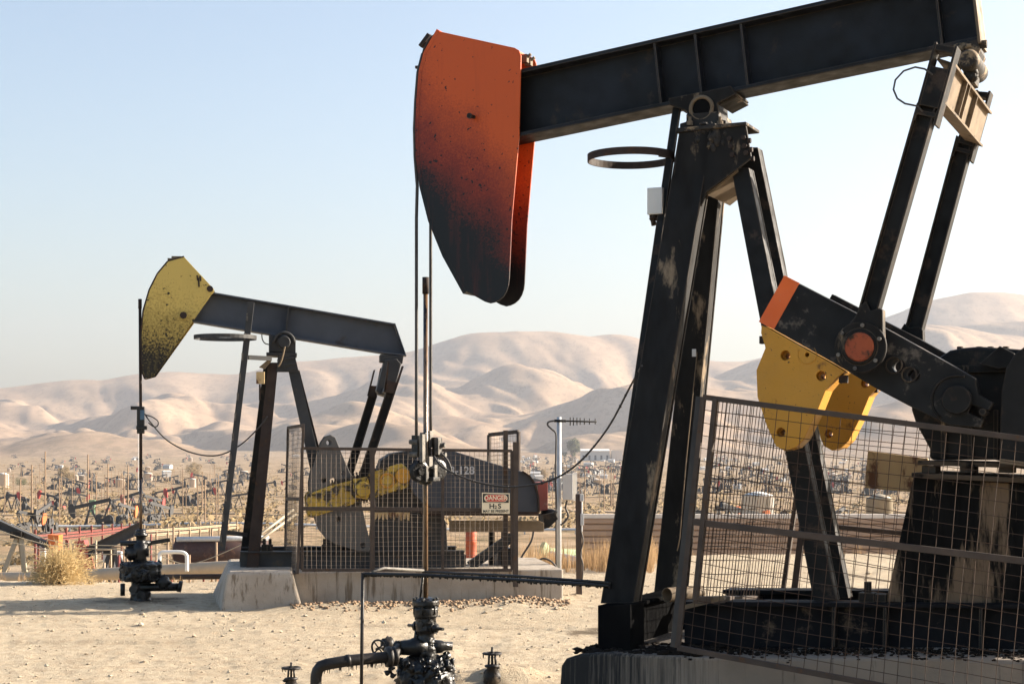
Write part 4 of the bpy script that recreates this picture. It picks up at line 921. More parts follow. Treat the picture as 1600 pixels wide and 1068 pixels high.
# cranks
cr2 = [(477, 780), (480, 772), (516, 758), (553, 749), (585, 736), (610, 728), (627, 723), (636, 730), (641, 743), (638, 760), (626, 765), (606, 770), (586, 777), (577, 779), (532, 794), (488, 808), (480, 806)]
cw2 = [(486, 739), (493.7, 715), (503, 690), (509, 681), (516, 678.5), (524, 683), (529.6, 697), (537, 715), (546, 736), (556, 752), (565.6, 790), (572, 820), (579, 846.7), (578, 858), (572, 863), (548, 857), (523.7, 849.6), (508, 840), (497, 826), (490, 806), (484, 780), (483, 756)]
cm2 = concrete('worn_iron', .66, base=((.12, .112, .102), (.09, .083, .075)))
for w0 in (-.56, .46):
    vec = W2*(w0+.56)
    c_ = obj('crank', MB().prism([p+vec for p in P2.poly(cr2, -.56)], W2*.10), 'yellow_dirty', p2, .012)
    s = MB()
    for (xa, ya, xb, yb, n_, sg) in ((518, 757, 583, 736, 14, -1), (536, 793, 578, 779, 10, 1), (586, 735, 606, 729, 5, -1), (586, 777, 606, 770, 5, 1)):
        for i in range(n_): s.box(P2(lerp(xa, xb, i/(n_-1)), lerp(ya, yb, i/(n_-1)), -.53)+vec+Z*-sg*.012, .018, .07, .034, A2)
    obj('rack_teeth', s, 'black', c_)
    s = MB(); s.prism([p+vec for p in P2.poly(cw2, -.53)], W2*.16); k_ = obj('counterweight', s, cm2, c_, .012)
    s = MB()
    for x, y, r in ((514, 691, 4), (536, 739, 3), (567, 852, 4), (521, 752, 6), (506, 750, 4), (529, 811, 4)): s.lathe(P2(x, y, -.57)+vec, W2, [(r*.0083, 0), (r*.0083, .5)], 14, False)
    cut(k_, s)
    if w0 < 0:
        s = MB(); s.lathe(P2(567, 764, -.74), W2, [(.085, 0), (.10, .02), (.10, .18)], 22); P2.plate(s, [(552, 748), (574, 744), (580, 766), (574, 780), (552, 776)], -.66, -.57); obj('wrist_pin', s, 'yellow_dirty', c_, .004); s = MB(); P2.plate(s, [(549, 752), (556, 744), (572, 739), (582, 748), (583, 770), (574, 783), (556, 781), (549, 772)], -.60, -.575); obj('pin_clevis', s, 'rust', c_)
        s = MB(); s.lathe(P2(630, 743, -.62), W2, [(.09, 0), (.10, .02), (.10, .06)], 22); pts = [P2(605, 750, -.57)+(U2*math.cos(t)+Z*math.sin(t))*.085 for t in np.linspace(0, 2*math.pi, 22)]; s.tube(pts, .016, 6); obj('hub', s, 'yellow', c_)
        s = MB(); P2.plate(s, [(490, 772), (553, 757), (553, 763), (500, 780)], -.575, -.555); P2.plate(s, [(510, 790), (553, 776), (575, 772), (575, 777), (515, 797)], -.575, -.555); obj('crank_rib', s, 'yellow_dirty', c_)
# reducer, guard, skid
s = MB(); P2.plate(s, [(585, 802.5), (690, 802.5), (697, 815), (700, 862), (580, 862)], -.4, .4); obj('reducer_pedestal', s, 'greysteel', p2, .01)
s = MB(); P2.plate(s, [(596, 718), (612, 708), (640, 703), (664, 706), (676, 716), (676, 802), (590, 802), (590, 740)], -.34, .34)
g2 = obj('gear_reducer', s, 'greysteel', p2, .01)
s = MB()
for i in range(10): P2.plate(s, [(584+i*5.6, 800), (590+i*5.6, 800), (589+i*5.6, 806+random.random()*9), (586+i*5.6, 807+random.random()*6)], -.42, -.41)
obj('caked_dirt', s, 'plate_rust', g2)
gd = [(640, 756), (643, 735), (652, 716), (664, 706), (680, 703), (708, 704), (724.5, 709), (760, 720), (796.6, 731), (816, 736), (828, 744), (836, 756), (841, 775), (842, 800), (700, 801), (680, 795), (662, 786), (648, 773)]
s = MB(); P2.plate(s, gd, -.66, -.42); bg2 = obj('belt_guard', s, 'guard', p2, .008)
s = MB(); P2.plate(s, [(656, 798), (842, 799), (842, 805), (660, 805)], -.67, -.40); obj('guard_lip', s, 'rust', bg2)
s = MB(); gp = P2.poly(gd[9:14], -.69)
for i in range(4): s.bar(gp[i], gp[i+1], W2, .05, .02)
obj('guard_rim', s, 'rust', bg2)
s = MB(); put_text(s, '3-128', .135, P2(722, 735, -.668), U2, Z); obj('chalk_number', s, 'chalk', bg2)
s = MB(); P2.plate(s, [(840, 753), (856, 753), (856, 796), (842, 798)], -.2, .2); obj('engine_panel', s, 'redpipe', p2, .004)
s = MB(); P2.plate(s, [(703, 813), (842, 813), (850, 816), (850, 830), (703, 830)], -.5, -.4); P2.plate(s, [(703, 813), (850, 813), (850, 830), (703, 830)], .3, .4); mr_ = obj('motor_rail', s, 'tan_edge', p2, .004)
s = MB(); P2.plate(s, [(848, 804), (866, 800), (872, 810), (858, 824), (850, 826)], -.3, .1); s.lathe(P2(858, 802, -.1), Z, [(.10, 0), (.11, .03), (.05, .06)], 14); obj('rail_bracket', s, 'black', mr_)
s = MB(); s.ibeam(P2(734, 884, -.45), P2(800, 838, -.45), W2, .1, .12, .014, .012); obj('diagonal_brace', s, 'greysteel', p2)
for x in (768, 788, 802): s = MB(); s.ibeam(P2(x, 888, -.2 if x == 768 else -.4), P2(x, 830, -.2 if x == 768 else -.4), U2, .07, .09, .012, .01); obj('rail_post', s, 'black', p2)
s = MB(); P2.plate(s, [(778, 858), (800, 856), (800, 888), (778, 888)], -.3, .1); obj('battery_box', s, 'bluegrey', p2, .004)
s = MB()
for w0 in (-.55, .4):
    q = [p+W2*(w0+.55) for p in P2.poly([(375, 861), (726, 860), (726, 889), (375, 893)], -.55)]
    s.prism([q[0], q[1], q[1]-Z*.02, q[0]-Z*.02], W2*.16); s.prism([q[3]+Z*.02, q[2]+Z*.02, q[2], q[3]], W2*.16); s.prism([q[0]-Z*.02+W2*.07, q[1]-Z*.02+W2*.07, q[2]+Z*.02+W2*.07, q[3]+Z*.02+W2*.07], W2*.016)
for x in (380, 560, 718): P2.plate(s, [(x, 866), (x+10, 866), (x+10, 888), (x, 888)], -.39, .4)
sk2 = obj('skid', s, 'greysteel', p2, .003)
for x in (413, 422, 507): s = MB(); s.box(P2(x, 855, -.5), .07, .08, .08, A2); s.lathe(P2(x, 850, -.5), Z, [(.02, 0), (.02, .07)], 8, False); obj('hold_down_clamp', s, 'dusty', sk2)
# concrete under it
c2 = concrete('pale_concrete', .53, stain=(.13, .095, .06), base=((.40, .345, .28), (.30, .25, .195)))
s = MB(); q = P2.poly([(452, 893), (880, 904), (880, 960), (452, 960)], -1.0); q[0].z = q[1].z = P2(452, 893, -1.0).z; s.prism(q, W2*2.2)
tag(obj('concrete_pad', s, c2, None, .02), 'long pale concrete pad under the smaller pumpjack', 'concrete pad')
s = MB(); zt = P2(340, 894, -1.35).z; a, b_ = P2(347, 900, -1.35), P2(462, 900, -1.35)
top = [Vector((p.x, p.y, zt)) for p in (a, b_, b_+W2*2.4, a+W2*2.4)]; bot = [Vector((p.x, p.y, -.12)) for p in (a-U2*.03-W2*.12, b_+U2*.1-W2*.12, b_+W2*2.4+U2*.1, a+W2*2.4-U2*.25)]
top[0] += U2*.06; top[1] -= U2*.05
s.add(top+bot, [(0, 1, 2, 3), (4, 5, 1, 0), (5, 6, 2, 1), (6, 7, 3, 2), (7, 4, 0, 3)])
tag(obj('concrete_block', s, c2, None, .03), 'tapered concrete footing block under the front legs of the smaller pumpjack', 'concrete block')
# wire guards
wz = -1.12
t2 = mesh_panel('wire_guard', 'tall wire mesh front panel with danger sign before the smaller pumpjack', [P2(472, 700, wz), P2(800, 704, wz), P2(800, 890, wz), P2(472, 890, wz)], .058, .0042, .036, ((.505, .505, .045),), wire_mat='wire_grey')
for x in (582, 692): obj('post', MB().bar(P2(x, 702, wz), P2(x, 889, wz), W2, .03, .055 if x < 600 else .032), 'rail', t2)
obj('post', MB().bar(P2(805.5, 690, wz), P2(805.5, 916, wz), W2, .05, .06), 'rail', t2); obj('post', MB().bar(P2(790, 672, wz+.1), P2(790, 888, wz+.1), W2, .04, .055), 'rail', t2)
mesh_panel('wire_guard', 'narrow upright wire mesh side panel leaning at the front legs of the smaller pumpjack', [P2(450, 668, .3), P2(474, 664, wz-.1), P2(465, 894, wz-.1), P2(445, 890, .3)], .058, .0042, .035, ((.5, .5, .04),), wire_mat='wire_grey')
mesh_panel('wire_guard', 'raised wire mesh panel behind the belt guard of the smaller pumpjack', [P2(764, 679, .75), P2(810, 674, .2), P2(810, 800, .2), P2(764, 800, .75)], .058, .0042, .05, ((.3, .3, .04),), wire_mat='wire_grey')
# danger sign
sg = thing('danger_sign', 'cream danger sign with red oval warning of H2S wired to the mesh', 'sign', P2(774.5, 802, wz-.06))
wS = wz-.06
s = MB(); P2.plate(s, [(753, 769), (796.5, 770), (796.5, 802), (753, 801)], wS, wS+.004); obj('sign_plate', s, 'signwhite', sg)
s = MB(); P2.plate(s, [(754.5, 770.5), (795, 771.5), (795, 785), (754.5, 784.5)], wS-.002, wS-.0005); obj('black_band', s, 'signblack', sg)
s = MB(); c_ = P2(774.8, 777.8, wS-.004); kk = 19.5/F
ov = [c_+U2*(11*(1 if math.cos(t) > 0 else -1)+7*math.cos(t))*kk+Z*5.4*math.sin(t)*kk for t in np.linspace(0, 2*math.pi, 32, endpoint=False)]
ov2 = [c_+W2*.0012+U2*(11.3*(1 if math.cos(t) > 0 else -1)+7.6*math.cos(t))*kk+Z*6.1*math.sin(t)*kk for t in np.linspace(0, 2*math.pi, 32, endpoint=False)]
s.prism(ov, W2*.001); obj('red_oval', s, 'signred', sg); s = MB(); s.prism(ov2, W2*.001); obj('oval_border', s, 'signwhite', sg)
s = MB(); put_text(s, 'DANGER', 10.4*kk, P2(774.8, 777.6, wS-.0055), U2, Z, .88); obj('lettering', s, 'signwhite', sg)
s = MB(); put_text(s, 'H', 11*kk, P2(768.5, 790.5, wS-.0015), U2, Z, 1.1); put_text(s, '2', 7.5*kk, P2(774.5, 792, wS-.0015), U2, Z, 1.1); put_text(s, 'S', 11*kk, P2(780.5, 790.5, wS-.0015), U2, Z, 1.1); put_text(s, 'MAY BE PRESENT', 5.9*kk, P2(774.8, 798.2, wS-.0015), U2, Z, .93); obj('lettering', s, 'signblack', sg)
# well of the second unit
o2v = P2.o.copy(); k2 = 20.6/F; z2 = lambda y: EYE+(HOR-y)*k2
wl = thing('wellhead', 'squat black oil-caked wellhead beside the smaller concrete block', 'wellhead', (o2v.x, o2v.y, 0))
s = MB(); s.lathe((o2v.x, o2v.y, 0), Z, dense([(r*k2, z2(y)) for y, r in ((940, 17), (932, 15), (908, 14), (906, 20), (905, 31), (881, 31.5), (879, 26), (876, 10))], .016), 60, True); rough_up(s, .022, 15)
for i in range(130): an = random.uniform(0, 6.28); s.lump((o2v.x+math.cos(an)*30*k2, o2v.y+math.sin(an)*30*k2, z2(random.uniform(879, 905))), random.uniform(.012, .028), .6, i, nu=7, nv=5)
obj('casing_head', s, 'oil', wl)
s = MB(); s.lathe((o2v.x, o2v.y, 0), Z, [(r*k2, z2(y)) for y, r in ((880, 10), (870, 9), (862, 11), (850, 12), (848, 7), (838, 8), (837, 11), (834, 11), (833, 8), (830, 9), (827, 8), (826, 4))], 18, True, .06); rough_up(s, .008, 22); obj('stuffing_box', s, 'oil', wl)
s = MB(); c_ = Vector((o2v.x, o2v.y, z2(848))); s.tube([c_-U2*.25, c_+U2*.12], .035, 8); s.bar(c_+U2*.1, c_+U2*.36+Z*.04, Z, .05, .03); s.lump(c_-U2*.1-Z*.12, .09, .3, 2); s.tube([c_-U2*.2-Z*.12, c_+U2*.1-Z*.12], .05, 8); obj('packing_arm', s, 'oil', wl)
s = MB(); c_ = Vector((o2v.x, o2v.y-.1, z2(916))); s.tube([c_, c_+U2*.25, c_+U2*.5], .05, 10); s.lump(c_+U2*.3+Z*.06, .09, .3, 4); s.lathe(c_+U2*.48+Z*.01, U2-Z*.2, [(.07, 0), (.07, .05)], 10); s.tube([c_-W2*.2-U2*.02, c_-W2*.3-U2*.05], .05, 12); s.tube([c_-U2*.2+Z*.05, c_-U2*.2-Z*.1], .03, 8); obj('side_outlet', s, 'oil', wl)
s = MB(); s.tube([(o2v.x, o2v.y, z2(830)), (o2v.x, o2v.y, z2(748))], 2.4*k2, 10); s2_ = obj('polished_rod', s, 'rod', p2)
s = MB(); s.tube([(o2v.x, o2v.y, z2(748)), (o2v.x, o2v.y, z2(670)), (o2v.x-.01, o2v.y, z2(480))], 2.4*k2, 10); obj('rod_upper', s, 'rust', s2_); s = MB(); s.tube([(o2v.x-.01, o2v.y, z2(482)), (o2v.x-.01, o2v.y, z2(467))], 2.9*k2, 10); obj('rod_cap', s, 'rust', s2_)
s = MB(); s.box((o2v.x, o2v.y, z2(656)), .09, .11, .34, A2); s.box((o2v.x-.06, o2v.y, z2(637)), .13, .05, .045, A2); s.box((o2v.x+.02, o2v.y-.03, z2(668)), .13, .1, .05, A2); cb2 = obj('carrier_bar', s, 'oil', p2, .006)
s = MB(); s.box((o2v.x+.03, o2v.y-.05, z2(648)), .05, .03, .12, A2); obj('load_cell', s, metal('faded_blue', (.07, .16, .24), (.05, .10, .16), 6, .5), cb2)
hp = hosecurve([at(x, y, 20.5) for x, y in ((226, 646), (236, 660), (262, 688), (300, 707), (340, 711), (375, 695), (404, 668), (418, 650))])
h3 = tag(obj('hose', MB().tube(hp, .009, 6), 'rope'), 'thin black hose sagging between the yellow head rod and its post', 'hose')
obj('hose_tail', MB().tube(hosecurve([at(x, y, 20.5) for x, y in ((228, 648), (238, 651), (247, 658), (246, 665), (240, 666), (232, 660))]), .008, 6), 'rope', h3)

# ================================================================== things just behind
# aerial pole
zp = 23.6; xp = (873.5-800)/F*zp; gp_ = tz(xp, zp)
ap = thing('antenna_pole', 'galvanised steel pole with comb aerial and grey cabinet behind the smaller pumpjack', 'pole', (xp, zp, gp_)); kz3 = zp/F
obj('pole', MB().tube([(xp, zp, gp_-.1), (xp, zp, at(873, 651, zp).z)], 3.6*kz3, 14), 'galv', ap)
s = MB(); s.tube([at(866, 657, zp-.05), at(932, 658.5, zp-.05)], .012, 8); s.tube([at(866, 657, zp-.05), at(884, 657.4, zp-.05)], .02, 8)
for i, x in enumerate((891, 896, 901.5, 906.5, 913, 921, 930)): l = 6.5-.35*i; s.tube([at(x, 658-l, zp-.05), at(x, 658+l, zp-.05)], .007, 6)
obj('comb_aerial', s, 'black', ap)
obj('aerial_cable', MB().tube(hosecurve([at(x, y, zp-.06) for x, y in ((866, 657), (857, 659), (856, 664), (862, 670), (868, 676), (869, 690), (868, 745), (869, 790), (869, 890))]), .013, 6), 'rope', ap)
s = MB(); s.box(at(887, 760, zp-.1), .145, .14, .37); cab = obj('cabinet', s, 'greybox', ap, .006); s = MB(); s.box(at(898, 760, zp-.02), .06, .12, .40); obj('cabinet_rail', s, 'white', cab)
s = MB(); s.tube(hosecurve([at(x, y, zp-.1) for x, y in ((886, 781), (884, 793), (888, 805), (882, 815), (876, 820))]), .015, 6); obj('conduit', s, 'rope', cab)
# timber post with switch boxes
zq = 21.3; xq = (905-800)/F*zq
tp = thing('timber_post', 'dark timber post with small grey switch boxes near the brown wall', 'post', (xq, zq, tz(xq, zq)))
obj('post', MB().bar((xq, zq, -.1), at(904, 771, zq), Vector((1, 0, 0)), .078, .09), 'wood', tp, .006)
s = MB(); s.box(at(909, 777, zq-.07), .05, .06, .09); s.box(at(909.5, 811, zq-.07), .045, .05, .15); s.tube([at(909, 780, zq-.07), at(909, 830, zq-.07)], .011, 8); obj('switch_box', s, 'galv', tp, .004)
obj('conduit', MB().tube(hosecurve([at(x, y, zq-.08) for x, y in ((908, 830), (911, 845), (907, 865), (911, 885), (908, 920))]), .01, 6), 'rope', tp)
# black hoses behind the pad
for pts, d in ((((834, 827), (830, 845), (816, 868), (812, 880)), 22.6), (((824, 887), (840, 876), (850, 872), (862, 877), (871, 888)), 22.8)):
    tag(obj('hose', MB().tube(hosecurve([at(x, y, d) for x, y in pts]), .014, 8), 'rope'), 'black hose hanging from the motor rail' if d < 22.7 else 'black hose arching over dry grass by the aerial pole', 'hose')
# orange drum behind the motor rail
s = MB(); c_ = at(736, 862, 25.5); s.lathe(c_-Z*.15, Z, [(.085, 0), (.09, .02), (.085, .03), (.085, .3), (.09, .31), (.085, .32), (.085, .62)], 16)
tag(obj('drum', s, metal('drum_orange', (.42, .075, .02), (.32, .06, .02), 4, .7, rust=(.09, .045, .025), rust_at=.58, rust_scale=5)), 'orange steel drum seen through the mesh under the motor rail', 'drum')
# pipes along the pad edge
def pipe(pts, r, mat, label, n=14): return tag(obj('pipeline', MB().tube(pts, r, n), mat), label, 'pipeline', 'pipelines along the pad edge')
pipe([at(-260, 905, 66), at(60, 902, 62), at(240, 892, 58), at(345, 886, 56), at(520, 880, 54)], .22, 'tanpipe', 'thick tan pipeline behind the tumbleweed and smaller wellhead')
pipe([at(250, 901, 27), at(345, 900, 26.5), at(420, 899, 26.5)], .045, 'rust', 'thin dark rusty pipeline beside the smaller concrete block')
pipe([at(868, 886, 31), at(950, 890, 30), at(1040, 896, 29)], .13, 'tanpipe', 'tan pipeline running from the aerial pole behind the large pumpjack leg')
pipe([at(862, 868, 36), at(890, 874, 35), at(950, 888, 34)], .11, 'galv', 'grey bent pipeline lying in dry grass by the timber post')
pipe([at(1040, 880, 33), at(1250, 877, 33), at(1450, 880, 33), at(1600, 882, 33)], .075, 'bluegrey', 'blue-grey pipeline crossing behind the mesh guard of the large pumpjack')
for i, (x0, y0, x1, y1) in enumerate(((402, 838, 458, 796), (408, 842, 462, 803))):
    tag(obj('pipe', MB().tube([at(x0, y0, 44), at(x1, y1, 46)], .04, 10), 'beige'), 'pale pipe sloping up behind the side panel, the %s of two' % ('upper' if i == 0 else 'lower'), 'pipe', None)
# white bent pipe
s = MB(); s.tube(hosecurve([at(x, y, 30) for x, y in ((249, 892), (249, 870), (252, 863), (262, 862), (282, 862), (290, 865), (292, 872), (292, 892))]), .035, 10)
tag(obj('bent_pipe', s, 'white'), 'white inverted-U pipe standing behind the smaller wellhead', 'pipe')
# brown corrugated wall
s = MB(); dW = 62; x0, x1 = (911-800)/F*dW, (1760-800)/F*dW; zt = at(0, 809, dW).z; zb = -5.0
nrib = 18
for i in range(nrib):
    z1 = zt-(zt-zb)/nrib*i; z0 = zt-(zt-zb)/nrib*(i+1)
    s.add([(x0, dW, z1), (x1, dW, z1), (x1, dW-.07, z1-.02), (x0, dW-.07, z1-.02), (x1, dW-.07, z0+.05), (x0, dW-.07, z0+.05), (x1, dW, z0), (x0, dW, z0)], [(0, 1, 2, 3), (3, 2, 4, 5), (5, 4, 6, 7)])
s.add([(x0, dW, zb), (x1, dW, zb), (x1, dW, zt), (x0, dW, zt), (x0, dW+.2, zb), (x1, dW+.2, zb), (x1, dW+.2, zt), (x0, dW+.2, zt)], [(4, 7, 6, 5), (0, 4, 5, 1), (2, 6, 7, 3), (1, 5, 6, 2), (0, 3, 7, 4)])
wt_ = thing('sheet_wall', 'long brown corrugated steel wall behind the timber post and mesh guards', 'wall', ((x0+x1)/2, dW, zb)); obj('corrugated_sheet', s, 'browncorr', wt_)
s = MB(); s.box(((x0+x1)/2, dW+.08, zt+.075), x1-x0, .36, .15); obj('capping', s, 'palecap', wt_)
# ------------------------------------------------------------------ plants
def tuft(mb, base, n, h, spread, wid=.004):
    for i in range(n):
        a = random.uniform(0, 6.28); l = h*random.uniform(.45, 1.1); o_ = Vector((math.cos(a), math.sin(a), 0)); b_ = Vector(base)+o_*random.uniform(0, spread*.35)
        t = b_+Z*l+o_*random.uniform(.1, .6)*l*.5; s_ = Vector((-o_.y, o_.x, 0))*wid; m_ = lerp(b_, t, .55)+Z*l*.06
        mb.add([b_-s_, b_+s_, m_+s_*.8, t, m_-s_*.8], [(0, 1, 2, 4), (4, 2, 3)])
s = MB()
for i in range(1300):
    px_ = random.choice([random.uniform(812, 872), random.uniform(835, 1030), random.uniform(905, 1020)]); d = random.uniform(25, 36); x = (px_-800)/F*d
    tuft(s, (x, d, tz(x, d)-.02), 12, random.choice([random.uniform(.15, .35), random.uniform(.3, .62)]), .2, .0035)
for i in range(260):
    px_ = random.uniform(1040, 1440); d = random.uniform(31, 44); x = (px_-800)/F*d; tuft(s, (x, d, tz(x, d)-.02), 10, random.uniform(.15, .4), .2, .004)
for i in range(170):
    px_ = random.uniform(-60, 340); d = random.uniform(23.6, 30); x = (px_-800)/F*d; tuft(s, (x, d, tz(x, d)-.02), 10, random.uniform(.06, .2), .2, .003)
tag(obj('dry_grass', s, 'dry2'), 'dry straw-coloured grass on the pad edge by the aerial pole', 'grass', kind='stuff')
def tumble(px_, py_, d, r, label, n=5200):
    c_ = at(px_, py_, d); s = MB(); t = thing('tumbleweed', label, 'shrub', (c_.x, c_.y, c_.z-r*.75))
    for i in range(n):
        a = random.uniform(0, 6.28); el = math.asin(random.uniform(-.45, 1)); dd = Vector((math.cos(a)*math.cos(el), math.sin(a)*math.cos(el), math.sin(el)))
        rr_ = r*(.8+.5*mnoise.noise(dd*2.2)); st = c_-Z*r*.35+dd*rr_*random.uniform(.25, .95)+Vector([random.gauss(0, .12)*r for _ in range(3)]); e = st+(dd+Vector([random.gauss(0, .55) for _ in range(3)]))*r*random.uniform(.07, .2)
        sd_ = (e-st).cross(Vector((.3, 1, .2))).normalized()*r*.0075; m_ = (st+e)/2+Vector([random.gauss(0, .02)*r for _ in range(3)])
        s.add([st-sd_, st+sd_, m_+sd_, e, m_-sd_], [(0, 1, 2, 4), (4, 2, 3)])
    obj('twigs', s, 'dry', t); s = MB()
    for i in range(14): a = random.uniform(0, 6.28); s.tube([c_-Z*r*.8, c_-Z*r*.3+Vector((math.cos(a), math.sin(a), .5))*r*.5], [.012*r*2, .004], 5)
    obj('stems', s, 'bark', t)
tumble(94, 877, 23.2, .47, 'round straw-coloured tumbleweed behind the smaller wellhead')
tumble(142, 904, 23.4, .13, 'small dry bush at the foot of the round tumbleweed', 500)
tumble(1145, 912, 27.5, .26, 'loose dry bush seen through the mesh panel of the large pumpjack', 900)
# stones on the pad
s = MB()
for i in range(3600):
    d = 13+ (random.random()**1.3)*14; x = random.uniform(-.42, .42)*d; 
    if d > 18.5 and random.random() < .3: x = random.uniform(-.36, .05)*d
    r = random.choice([.005, .006, .006, .008, .010, .016])*random.uniform(.7, 1.4)
    if 16.4 < d < 20.5 and random.random() < .35: r *= 1.8
    if random.random() < .008: r *= 2.4
    z = tz(x, d); q = Vector((x, d, z+r*.25)); vs = [q+Vector((math.cos(a)*r*random.uniform(.7, 1.3), math.sin(a)*r*random.uniform(.6, 1.1), random.uniform(-.2, .4)*r)) for a in np.linspace(0, 6.28, 6, endpoint=False)]
    vs += [q+Vector((random.uniform(-.3, .3)*r, random.uniform(-.3, .3)*r, r*random.uniform(.5, .9))), q-Z*r]
    s.add(vs, [(k, (k+1) % 6, 6) for k in range(6)]+[((k+1) % 6, k, 7) for k in range(6)])
M['spoil'] = leafmat('brown_spoil', (.30, .205, .125), (.19, .125, .08))
q_ = MB()
for i in range(1500):
    px_ = random.uniform(455, 890); d = 19.75+.14*((px_-800)/F*20)+random.gauss(0, .22); x = (px_-800)/F*d; r = random.choice([.008, .012, .016, .022])
    if random.random() > .35+.65*abs(math.sin(px_*.012)): continue
    q_.lump((x, d, tz(x, d)+r*.3), r, .5, i, (1.2, 1.1, .7), 5, 4)
tag(obj('spoil', q_, 'spoil'), 'brown gravelly spoil banked along the long concrete pad', 'gravel', kind='stuff')
tag(obj('gravel', s, 'rock'), 'scattered pale stones on the sand pad', 'gravel', kind='stuff')

# ================================================================== the oil field beyond
def field_pump(variant, tilt, headmat, steel, label, group, simple=False):
    root = thing('pumpjack', label, 'pumpjack', (0, 0, 0), group); V = Vector
    parts = []
    def part(name, mb, mat): parts.append((name, mb, mat))
    piv = V((3.1, 0, 3.6)); ca, sa = math.cos(tilt), math.sin(tilt)
    def bp(u, h, w=0): return piv+V((u*ca-h*sa, w, u*sa+h*ca))      # tilt > 0 lowers the head (which is at -u)
    s = MB(); s.prism([bp(-2.3, 0, -.13), bp(3.0, 0, -.13), bp(2.8, .55, -.13), bp(-2.3, .5, -.13)], (0, .26, 0)); part('walking_beam', s, steel)
    s = MB(); s.prism([bp(-2.2, .75, -.2), bp(-2.7, .95, -.2), bp(-3.0, .5, -.2), bp(-3.1, -.1, -.2), bp(-2.95, -.8, -.2), bp(-2.6, -1.25, -.2), bp(-2.4, -1.2, -.2), bp(-2.15, 0, -.2)], (0, .4, 0)); part('horse_head', s, headmat)
    s = MB()
    for sg in (-1, 1): s.bar((3.1, .15*sg, 3.6), (2.2, .85*sg, .4), (1, 0, 0), .2, .16); s.bar((3.1, .15*sg, 3.5), (4.4, .5*sg, .4), (1, 0, 0), .18, .14)
    s.box((3.1, 0, 3.55), .5, .5, .25); s.box((2.6, 0, 1.9), .08, 1.0, .08); part('samson_post', s, steel)
    cpin = V((5.6+.8*math.cos(tilt*5+2.2), 0, 1.75+.8*math.sin(tilt*5+2.2)))
    for sg in (-1, 1):
        s = MB(); a = bp(2.75, -.05); s.bar(V((a.x, .55*sg, a.z)), V((cpin.x, .55*sg, cpin.z)), (1, 0, 0), .14, .12); part('pitman_arm', s, steel)
        s = MB(); hub = V((5.6, .5*sg, 1.75)); cp = V((cpin.x, .5*sg, cpin.z)); d = (cp-hub).normalized(); s.bar(hub-d*.3, hub+d*1.6, (0, 1, 0), .14, .5); t = V((-d.z, 0, d.x)); e = hub+d*1.2
        s.prism([e+t*.25+V((0, -.15, 0)), e+d*.5+t*.3+V((0, -.15, 0)), e+d*.4+t*.9+V((0, -.15, 0)), e-d*.5+t*.7+V((0, -.15, 0))], (0, .3, 0)); s.prism([e-t*.25+V((0, -.15, 0)), e+d*.5-t*.3+V((0, -.15, 0)), e+d*.4-t*.9+V((0, -.15, 0)), e-d*.5-t*.7+V((0, -.15, 0))], (0, .3, 0)); part('crank', s, steel)
    s = MB(); s.box((bp(2.75, -.05).x, 0, bp(2.75, -.05).z), .25, 1.2, .2); part('equalizer', s, steel)
    s = MB(); s.lathe((5.6, -.4, 1.75), (0, 1, 0), [(.62, 0), (.62, .8)], 12, False); s.box((5.6, 0, .95), 1.3, .8, 1.1); part('gear_reducer', s, steel)
    s = MB(); s.box((7.3, 0, .9), 1.0, .9, .8); s.lathe((7.0, -.55, 1.2), (0, 1, 0), [(.5, 0), (.5, .12)], 12, False); part('engine', s, headmat if variant % 2 else steel)
    s = MB()
    for sg in (-1, 1): s.box((4.9, .45*sg, .25), 6.4, .2, .3)
    for x in (2.0, 4.4, 6.4, 7.9): s.box((x, 0, .24), .2, .9, .26)
    s.box((4.9, 0, 0), 6.8, 1.6, .2); part('skid', s, steel)
    s = MB(); hx = -.05; hz_ = bp(-3.05, -.6).z; s.tube([(hx, 0, 0), (hx, 0, hz_)], .035, 6); s.lathe((hx, 0, 0), Z, [(.25, 0), (.25, .3), (.12, .35), (.12, .7), (.06, .75)], 8, False); part('polished_rod', s, steel)
    if simple:
        bmx = MB(); hb = MB()
        for nm, q, mt in parts: (hb if mt == headmat and nm == 'horse_head' else bmx).add(q.v, q.f)
        bpy.data.objects.remove(root)
        me = bpy.data.meshes.new('pumpjack'); me.from_pydata(bmx.v+hb.v, [], bmx.f+[tuple(i+len(bmx.v) for i in f) for f in hb.f])
        me.materials.append(M[steel]); me.materials.append(M[headmat]); me.polygons.foreach_set('material_index', [0]*len(bmx.f)+[1]*len(hb.f))
        o = bpy.data.objects.new('pumpjack', me); C.objects.link(o); tag(o, label, 'pumpjack', group); return o
    for nm, q, mt in parts: obj(nm, q, mt, root)
    return root
GM = 'pumpjacks at work on the plain'
specs = [  # label, tilt, head, steel
 ('rd', .24, 'headred', 'steelfar'), ('ru', -.20, 'headred', 'steelfar'), ('bu', -.16, 'steelfar', 'steelfar'), ('bd', .22, 'steelfar', 'steelfar'), ('od', .2, 'headorange', 'steelfar'), ('ou', -.2, 'headorange', 'steelfar'), ('gr', -.1, 'green', 'green')]
protos = {}; used = set()
